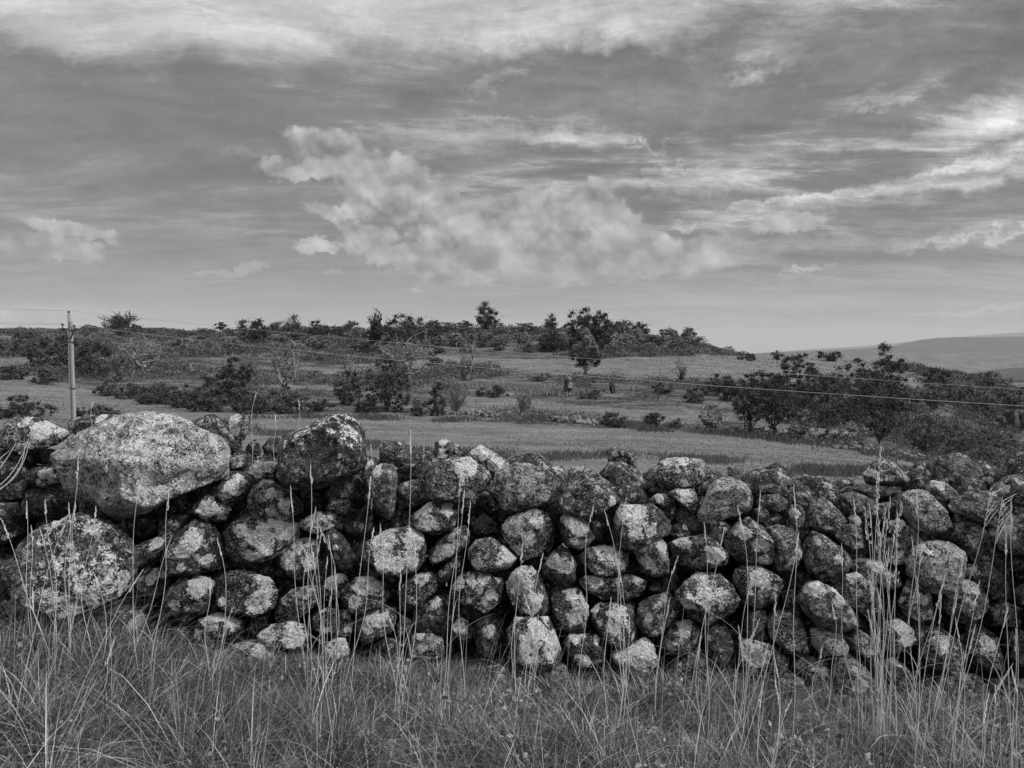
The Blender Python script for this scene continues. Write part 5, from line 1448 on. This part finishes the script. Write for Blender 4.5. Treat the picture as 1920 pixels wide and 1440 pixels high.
def build_cliff():
    rs = np.random.RandomState(8)
    base = hit(1870, 812, 20, 100); D = base.y + 4
    root = thing('rock_cliff', 'dark columnar rock cliff half hidden by trees at the right edge', 'cliff', (at(1830, 720, D).x, D, at(1830, 845, D).z))
    parts = []
    x = 0; W = (2300 - 1830) / F_PX * D
    H = (845 - 742) / F_PX * D
    while x < W:
        w = rs.uniform(.7, 2.2); h = H * rs.uniform(.45, 1.0) * min(1, .4 + x * .2); dy = rs.uniform(-1.2, 1.2)
        k = 7; sides = 6; V = []
        for j in range(k):
            z = h * j / (k - 1)
            for s in range(sides):
                a = 2 * math.pi * s / sides + .3; rr = w * .62 * (1 + .22 * rs.normal()) * (1 - .35 * (j / (k - 1)) ** 2)
                V.append((x + rr * math.cos(a), dy + rr * math.sin(a) * 1.3, z + rs.normal() * .14))
        F = [(j * sides + s, j * sides + (s + 1) % sides, (j + 1) * sides + (s + 1) % sides, (j + 1) * sides + s) for j in range(k - 1) for s in range(sides)]
        V.append((x, dy, h)); t = (k - 1) * sides
        F += [(t + s, t + (s + 1) % sides, len(V) - 1, len(V) - 1) for s in range(sides)]
        parts.append((np.array(V), np.array(F, np.int32))); x += w * .6
    V, F = join(parts)
    F3 = np.concatenate([F[:, [0, 1, 2]], F[F[:, 2] != F[:, 3]][:, [0, 2, 3]]])
    put('columns', new_mesh('columns', V, F3, M_CLIFF, False), root)
    V, F = box(0.6, W + 2, .6, 9, 0, H * .8); V[:, 2] *= .5; g = new_mesh('cliff_body', V, F, M_CLIFF, False); put('cliff_body', g, root)
build_cliff()

def build_village():
    rs = np.random.RandomState(4); 
    V1, F1 = box(-6, 6, -5, 5, -4, 6)
    roof = (np.array([(-6.6, -5.6, 6), (6.6, -5.6, 6), (6.6, 5.6, 6), (-6.6, 5.6, 6), (-6.6, 0, 9.5), (6.6, 0, 9.5)]), np.array([(0, 1, 5, 4), (2, 3, 4, 5), (3, 0, 4, 4), (1, 2, 5, 5), (0, 3, 2, 1)], np.int32))
    mw = new_mesh('house_walls', V1, F1, M_HOUSE, False)
    F = roof[1]; F3 = np.array([(0, 1, 5), (0, 5, 4), (2, 3, 4), (2, 4, 5), (3, 0, 4), (1, 2, 5), (0, 3, 2), (0, 2, 1)], np.int32)
    mr = new_mesh('house_roof', roof[0], F3, M_ROOF, False)
    words = 'leftmost second third fourth fifth sixth seventh eighth ninth tenth eleventh twelfth thirteenth fourteenth fifteenth sixteenth'.split()
    for i, u in enumerate(sorted(rs.uniform(1815, 1915, 12))):
        v = 687 + rs.normal() * 1.5 - (u - 1860) * .02
        p = at(u, v, 4300 + rs.uniform(-200, 200))
        dg = bpy.context.evaluated_depsgraph_get() if False else None
        o = thing('house', (words[i] + (' from left,' if i else '') + ' tiny pale house of the distant valley village'), 'house', p, 'houses of the distant village', rs.uniform(0, 3))
        o.scale = (.7,) * 3
        put('walls', mw, o); put('roof', mr, o)
build_village()

# ------------------------------------------------------------------ the grass at the wall's foot
def blades(P, L, Wd, lean_dir, lean, curl, segs=5):
    """ribbons rising from P, bending over along lean_dir"""
    n = len(P); t = np.linspace(0, 1, segs)[None, :, None]
    d = np.stack([np.cos(lean_dir), np.sin(lean_dir), np.zeros(n)], 1)[:, None, :]
    Ln = L[:, None, None]; le = lean[:, None, None]; cu = curl[:, None, None]
    horiz = Ln * (le * t + cu * t * t * .9)
    vert = Ln * (t * np.sqrt(np.clip(1 - le ** 2 * .7, .05, 1)) - cu * t ** 3 * .55)
    c = P[:, None, :] + d * horiz + np.array([0, 0, 1.]) * vert
    side = np.stack([-np.sin(lean_dir), np.cos(lean_dir), np.zeros(n)], 1)[:, None, :]
    w = Wd[:, None, None] * (1 - t ** 1.6) * .5 + .00012
    V = np.stack([c - side * w, c + side * w], 2).reshape(n, segs * 2, 3)
    k = np.arange(segs - 1) * 2
    f = np.stack([k, k + 1, k + 3, k + 2], 1)
    F = (np.arange(n) * segs * 2)[:, None, None] + f[None]
    return V.reshape(-1, 3), F.reshape(-1, 4).astype(np.int32), segs * 2
def build_grass():
    rs = np.random.RandomState(21)
    def foot_y(x): return np.interp(x, [-3, -2, -1.2, -.6, 0, 1, 2, 3], [3.36, 3.32, 3.36, 3.42, 3.40, 3.36, 3.34, 3.3])
    # tussocks
    nt = 1250
    tx = rs.uniform(-4.6, 4.6, nt); ty = rs.uniform(1.55, 3.65, nt)
    ty = np.minimum(ty, foot_y(tx) + rs.uniform(-.12, .2, nt))
    hs = rs.choice([.55, .8, 1.1, 1.5], nt, p=[.3, .3, .25, .15]) * rs.uniform(.85, 1.15, nt) * (1 + .45 * fbm(np.stack([tx * 1.3, ty * 1.3, tx * 0], 1), 2, 2))
    dirm = rs.uniform(0, 6.28, nt)
    nb = 150000
    k = rs.randint(0, nt, nb)
    r = np.abs(rs.normal(size=nb)) * .045; a = rs.uniform(0, 6.28, nb)
    x = tx[k] + np.cos(a) * r; y = ty[k] + np.sin(a) * r
    loose = rs.rand(nb) < .22
    x = np.where(loose, rs.uniform(-4.6, 4.6, nb), x); y = np.where(loose, rs.uniform(1.55, 3.62, nb), y)
    y = np.minimum(y, foot_y(x) + .12 + rs.uniform(0, .14, nb))
    P = np.stack([x, y, ground_z(x, y) - .01], 1)
    L = rs.gamma(6, .026, nb) * np.where(loose, .85, hs[k]) + .05
    L *= np.interp(x, [-2.5, -1, 0, 2.5], [1.25, 1.05, 1.05, 1.15])
    short = np.clip((3.42 - y) / .75, .46, 1); L *= np.interp(x, [-1.75, -1.35], [0, 1]) * (short - 1) + 1; L *= .92
    d = np.where(rs.rand(nb) < .6, a, np.where(loose, rs.uniform(0, 6.28, nb), dirm[k] + rs.normal(size=nb) * .5))
    V, F, m = blades(P, L, rs.choice([.0013, .0021, .0036], nb, p=[.42, .4, .18]), d, np.clip(rs.beta(2, 2.4, nb) * 1.1, .05, .97), rs.beta(1.8, 1.9, nb) * 1.0)
    tt = rs.choice(4, nt)[k]; pr = rs.rand(nb)
    tone = np.where(pr < .13 + .08 * (tt == 1), .6, np.where(pr < .31, .31, np.where(pr < .56, .14, np.where(pr < .8, .07, .03)))) * np.array([.48, 1.1, .75, .9])[tt] * rs.uniform(.75, 1.25, nb)
    tag(put('grass', new_mesh('grass', V, F, M_GRASS, False, {'tone': np.repeat(tone, m)})), 'matted rough grass at the foot of the wall', 'grass', kind='stuff')
    nu = 70000; x = rs.uniform(-4.4, 4.4, nu); y = np.minimum(rs.uniform(1.7, 3.75, nu), foot_y(x) + .35)
    P = np.stack([x, y, ground_z(x, y) - .005], 1)
    V, F, m = blades(P, rs.uniform(.03, .10, nu), rs.uniform(.0018, .0036, nu), rs.uniform(0, 6.28, nu), rs.uniform(.1, .9, nu), rs.uniform(0, .8, nu), 3)
    tag(put('undergrowth', new_mesh('undergrowth', V, F, M_GRASS, False, {'tone': np.repeat(rs.choice([.03, .08, .16, .3], nu), m)})), 'short dense turf under the taller grass', 'grass', kind='stuff')
    # low broad-leaved weeds scattered through the grass
    nw = 2600; c = rs.uniform(0, 1, (60, 2)); q = rs.randint(0, 60, nw)
    x = -2.6 + 5.2 * c[q, 0] + rs.normal(size=nw) * .05; y = 2.3 + 1.05 * c[q, 1] + rs.normal(size=nw) * .05
    P = np.stack([x, y, ground_z(x, y) + rs.uniform(.03, .13, nw)], 1)
    V, F = leaf_quads(P, rs.uniform(.012, .03, nw), rs)
    tag(put('broadleaf_weeds', new_mesh('broadleaf_weeds', V, F, M_GRASS, False, {'tone': np.repeat(rs.uniform(.1, .4, nw), 4)})), 'small broad-leaved weeds low in the rough grass', 'weeds', kind='stuff')
    # thin anonymous straws among the grass
    ns = 1500
    x = rs.uniform(-3.0, 3.0, ns); cl = fbm(np.stack([x * 1.7, x * 0, x * 0], 1), 8, 2)
    keep = rs.rand(ns) < .30 + .5 * np.clip(cl, -.4, 1) + .1 * (x > 0); x = x[keep]; ns = len(x)
    y = foot_y(x) - rs.uniform(.02, .75, ns)
    P = np.stack([x, y, ground_z(x, y)], 1)
    L = rs.uniform(.22, .62, ns) * rs.uniform(.6, 1, ns)
    V, F, m = blades(P, L, rs.uniform(.0018, .003, ns), rs.uniform(-1.0, 1.4, ns), rs.uniform(.02, .32, ns), rs.uniform(0, .22, ns), 7)
    tag(put('straws', new_mesh('straws', V, F, M_GRASS, False, {'tone': np.repeat(rs.uniform(.2, .6, ns), m)})), 'thin dry straws standing among the rough grass', 'straw', kind='stuff')
build_grass()

# tall flowering stalks: tip u,v | foot u,v | stems | spread | head length m | label
STALKS = '''
147,858|128,1240|3|.03|.09|tall straw stalks crossing the left end of the giant speckled boulder
2,972|112,1340|2|.02|.10|long stalk slanting in from the left edge over the pale lower-left boulder
50,940|58,1270|2|.02|.07|upright stalk at the left edge of the pale lower-left boulder
84,938|100,1290|2|.02|.07|stalk pair in front of the broad dark stone at left
120,985|28,1470|1|0|.05|single long stalk leaning right across the pale lower-left boulder
262,905|264,1290|1|0|.08|straight stalk before the lower edge of the giant speckled boulder
318,908|280,1280|1|0|.10|slanting stalk reaching the underside of the giant speckled boulder
320,1010|232,1300|1|0|.08|stalk leaning strongly right beside the pyramid stone
180,950|180,1300|2|.02|.05|thin straight stalks right of the pale lower-left boulder top
268,1068|120,1450|2|.03|.12|two parallel straws leaning far right over the grass at left
407,1010|388,1310|2|.02|.08|stalk pair before the pyramid stone with white oval patch
700,990|640,1330|1|0|.05|stalk left of the wide rosette stone
582,872|582,1320|5|.05|.10|dense clump of stalks below the big peaked boulder
592,952|604,1330|4|.04|.08|clump of stalks before the black-faced stone's right side
616,1005|618,1320|4|.04|.06|shorter clump of stalks beside the brilliant white patch stone
695,893|655,1340|1|0|.09|lone stalk crossing the upright pillar stone
770,806|744,1370|3|.02|.12|tallest straw stalk left of the broad smooth-topped boulder
864,880|834,1310|2|.02|.10|stalk crossing the broad smooth-topped boulder
882,940|872,1310|1|0|.09|stalk beside the stone with bright pointed snout
713,983|752,1370|2|.02|.07|stalk leaning left before the wide rosette stone
980,1018|966,1330|2|.02|.08|stalk in front of the tall stone veiled in grey lichen
1112,950|1092,1320|1|0|.07|stalk between the pointed white stone and the flat oval stone
1174,933|1186,1290|1|0|.08|stalk left of the cube-like stone with grey rosettes
1133,956|1168,1300|1|0|.07|stalk leaning left above the flat oval stone
1018,1038|984,1330|3|.03|.08|stalks before the egg-shaped stone
1160,1062|1152,1370|4|.04|.07|stalk clump before the long flat brick-shaped stone
1271,1043|1232,1330|2|.02|.08|stalk left of the big three-patched stone
1320,980|1326,1370|2|.02|.10|stalk crossing the long white-tipped stone
1358,990|1280,1340|1|0|.09|slanting stalk across the big three-patched stone
1383,948|1376,1370|2|.02|.10|stalk by the peaked stone with hanging lichen
1426,920|1392,1370|3|.03|.11|stalks left of the pyramid-shaped grey stone
1488,910|1482,1380|2|.02|.10|stalk by the upright narrow stone
1498,1000|1372,1430|2|.02|.08|strongly slanting stalk right of the big three-patched stone
1601,935|1618,1310|1|0|.08|stalk right of the dark stone with single round rosette
1652,834|1655,1370|10|.07|.17|tallest densest clump of stalks with plume heads right of centre
1682,956|1682,1370|6|.06|.10|clump of stalks right of the tallest plume clump
1718,918|1714,1370|3|.03|.10|stalks crossing the large crackled stone
1630,945|1648,1370|5|.05|.09|clump of stalks left of the tallest plume clump
1858,912|1735,1350|1|0|-.20|feathery plume stalk bending right across the rounded faint-patched stone
1880,930|1764,1370|1|0|-.20|second feathery plume stalk, right of the first
1896,935|1914,1440|2|.02|.09|stalk pair close to the right edge
1806,1048|1740,1370|2|.02|.10|stalk before the stone with pale eyed snout
1773,1076|1716,1440|2|.03|.09|stalks slanting right below the bulky frosted boulder
1836,1090|1786,1450|3|.03|.09|stalks slanting right before the thick pale cap stone
1890,1140|1846,1450|3|.04|.10|stalk clump low at the right edge
1560,1130|1536,1330|2|.02|.08|short stalks before the big arched boulder
1905,1180|1890,1470|3|.05|.08|stalks in the lower right corner
480,738|482,836|1|0|.03|thin stalk standing on the skyline left of the big peaked boulder
560,748|524,828|1|0|.05|bent stalk left of the big peaked boulder top
516,776|520,828|1|0|.03|short stalk left of the big peaked boulder
174,755|184,800|1|0|.03|short stalk above the top of the giant speckled boulder
795,835|780,880|1|0|.03|short leaning stalk behind the smooth dark wedge
695,835|694,880|1|0|.03|short stalk behind the pillar stone
1450,1225|1440,1440|4|.05|.08|stalks in the grass below the squat pale stone
'''
def build_stalks():
    rs = np.random.RandomState(31)
    for i, ln in enumerate(STALKS.strip().splitlines()):
        tp, ft, ns, sp, hl, label = ln.split('|')
        (u1, v1), (u0, v0) = [tuple(map(float, q.split(','))) for q in (tp, ft)]
        ns = int(ns); sp = float(sp); hl = float(hl)
        behind = v0 < 900
        Yf = 3.95 if behind else max(2.35, 3.16 - max(0, v0 - 1330) * .004)
        foot = at(u0, v0, Yf)
        if not behind:
            g = gz(foot.x, Yf) - .01
        else: g = foot.z - .25
        tip0 = at(u1, v1, Yf + (0.12 if not behind else 0.0))
        top_dir = np.array(tip0) - np.array(foot)
        fl = np.array([foot.x, foot.y, g])
        root = thing('tall_grass', label, 'tall grass', fl, 'tall dry grass plants before the wall')
        for s in range(ns):
            h = 1.0 if s == 0 else rs.uniform(.5, .93)
            tip = fl + (np.array(tip0) - fl) * h + rs.normal(size=3) * np.array([sp, sp * .6, 0]) * (s > 0) * 1.3
            st = rs.normal(size=3) * np.array([sp * .35, sp * .3, 0]) * (s > 0)
            st[2] = 0
            side = rs.normal() * .022; wig = rs.normal() * .006
            n = 14; pts = []
            for k in range(n + 1):
                t = k / n; p = st + (tip - fl - st) * t; p = p + np.array([side * math.sin(math.pi * t) * 1.6 + wig * math.sin(3 * math.pi * t), 0, 0]) + np.array([(t ** 4) * rs.normal() * .0, 0, 0]); pts.append(p)
            r = .0015
            segs = [(pts[k], pts[k + 1], r * (1 - .45 * k / n), r * (1 - .45 * (k + 1) / n)) for k in range(n)]
            V, F = tubes(segs, 4); put('stem', new_mesh('stem', V, F, M_STRAW, True), root)
            if s < 4 and not behind:                # a dry leaf or two low on the stem
                k0 = pts[rs.randint(3, 6)]; az = rs.uniform(-1.2, 4); Lf = rs.uniform(.12, .26)
                V, F, _m = blades(np.array([k0]), np.array([Lf]), np.array([.0028]), np.array([az]), np.array([rs.uniform(.3, .8)]), np.array([rs.uniform(.4, 1.)]), 7)
                put('leaf', new_mesh('leaf', V, F, M_GRASS, False, {'tone': np.full(len(V), .34)}), root)
            # seed head: small husks pressed along the last stretch
            L = abs(hl) * rs.uniform(.75, 1.15); d = pts[-1] - pts[-4]; d /= np.linalg.norm(d)
            hs = []
            if hl > 0:
                m = max(5, int(L / .0065))
                for q in range(m):
                    f = q / m; b = pts[-1] - d * L * (1 - f); off = rs.normal(size=3) * .0026 * (1.2 - f * .8)
                    wd = .0021 * (1.25 - .7 * f) * (1.1 if hl > .15 else 1)
                    hs.append((b + off * (1.8 if hl > .15 else .5), b + off * (2.6 if hl > .15 else 1.1) + d * .013, wd, wd * .4))
            else:
                for q in range(9):
                    f = q / 9; b = pts[-1] - d * L * (1 - f); e = d * .07 * (1.1 - f * .6) + np.array([1, 0, -.12]) * rs.uniform(.01, .06)
                    for w in range(5):
                        hs.append((b + e * w / 5, b + e * (w + 1) / 5, .0012 + .0008 * (w % 2), .0007))
            V, F = tubes(hs, 4); put('seed_head', new_mesh('seed_head', V, F, M_STRAW, True), root)
    # the dry twiggy plant at the left edge
    p = at(-30, 935, 3.2); root = thing('dry_twig', 'pale bare curving twigs reaching in from the left edge', 'twig', p)
    for (ua, va), (ub, vb), (uc, vc) in [((-10, 915), (30, 895), (54, 822)), ((-10, 920), (40, 905), (55, 828)), ((-10, 890), (15, 860), (30, 830)), ((-10, 925), (45, 890), (46, 838)), ((-10, 870), (5, 855), (18, 845))]:
        A, B, C = [np.array(at(a, b, 3.2)) - np.array(p) for a, b in ((ua, va), (ub, vb), (uc, vc))]
        pts = [A * (1 - t) ** 2 + 2 * B * t * (1 - t) + C * t * t for t in np.linspace(0, 1, 9)]
        V, F = tubes([(pts[k], pts[k + 1], .003 - .0002 * k, .003 - .0002 * (k + 1)) for k in range(8)], 5); put('shoot', new_mesh('shoot', V, F, M_STRAW, True), root)
build_stalks()
# ------------------------------------------------------------------ the air
def build_haze():
    V, F = box(-14000, 24000, -200, 24000, -330, 520)
    m = bpy.data.materials.new('haze'); m.use_nodes = True; t = m.node_tree; t.nodes.clear()
    o = t.nodes.new('ShaderNodeOutputMaterial'); v = t.nodes.new('ShaderNodeVolumePrincipled')
    v.inputs['Color'].default_value = (.9, .9, .9, 1); v.inputs['Density'].default_value = HAZE; v.inputs['Anisotropy'].default_value = 0.0
    t.links.new(v.outputs[0], o.inputs['Volume'])
    tag(put('haze', new_mesh('haze', V, F, m, False)), 'thin haze that pales the distant hills', 'haze', kind='stuff')
HAZE = 5e-5
build_haze()
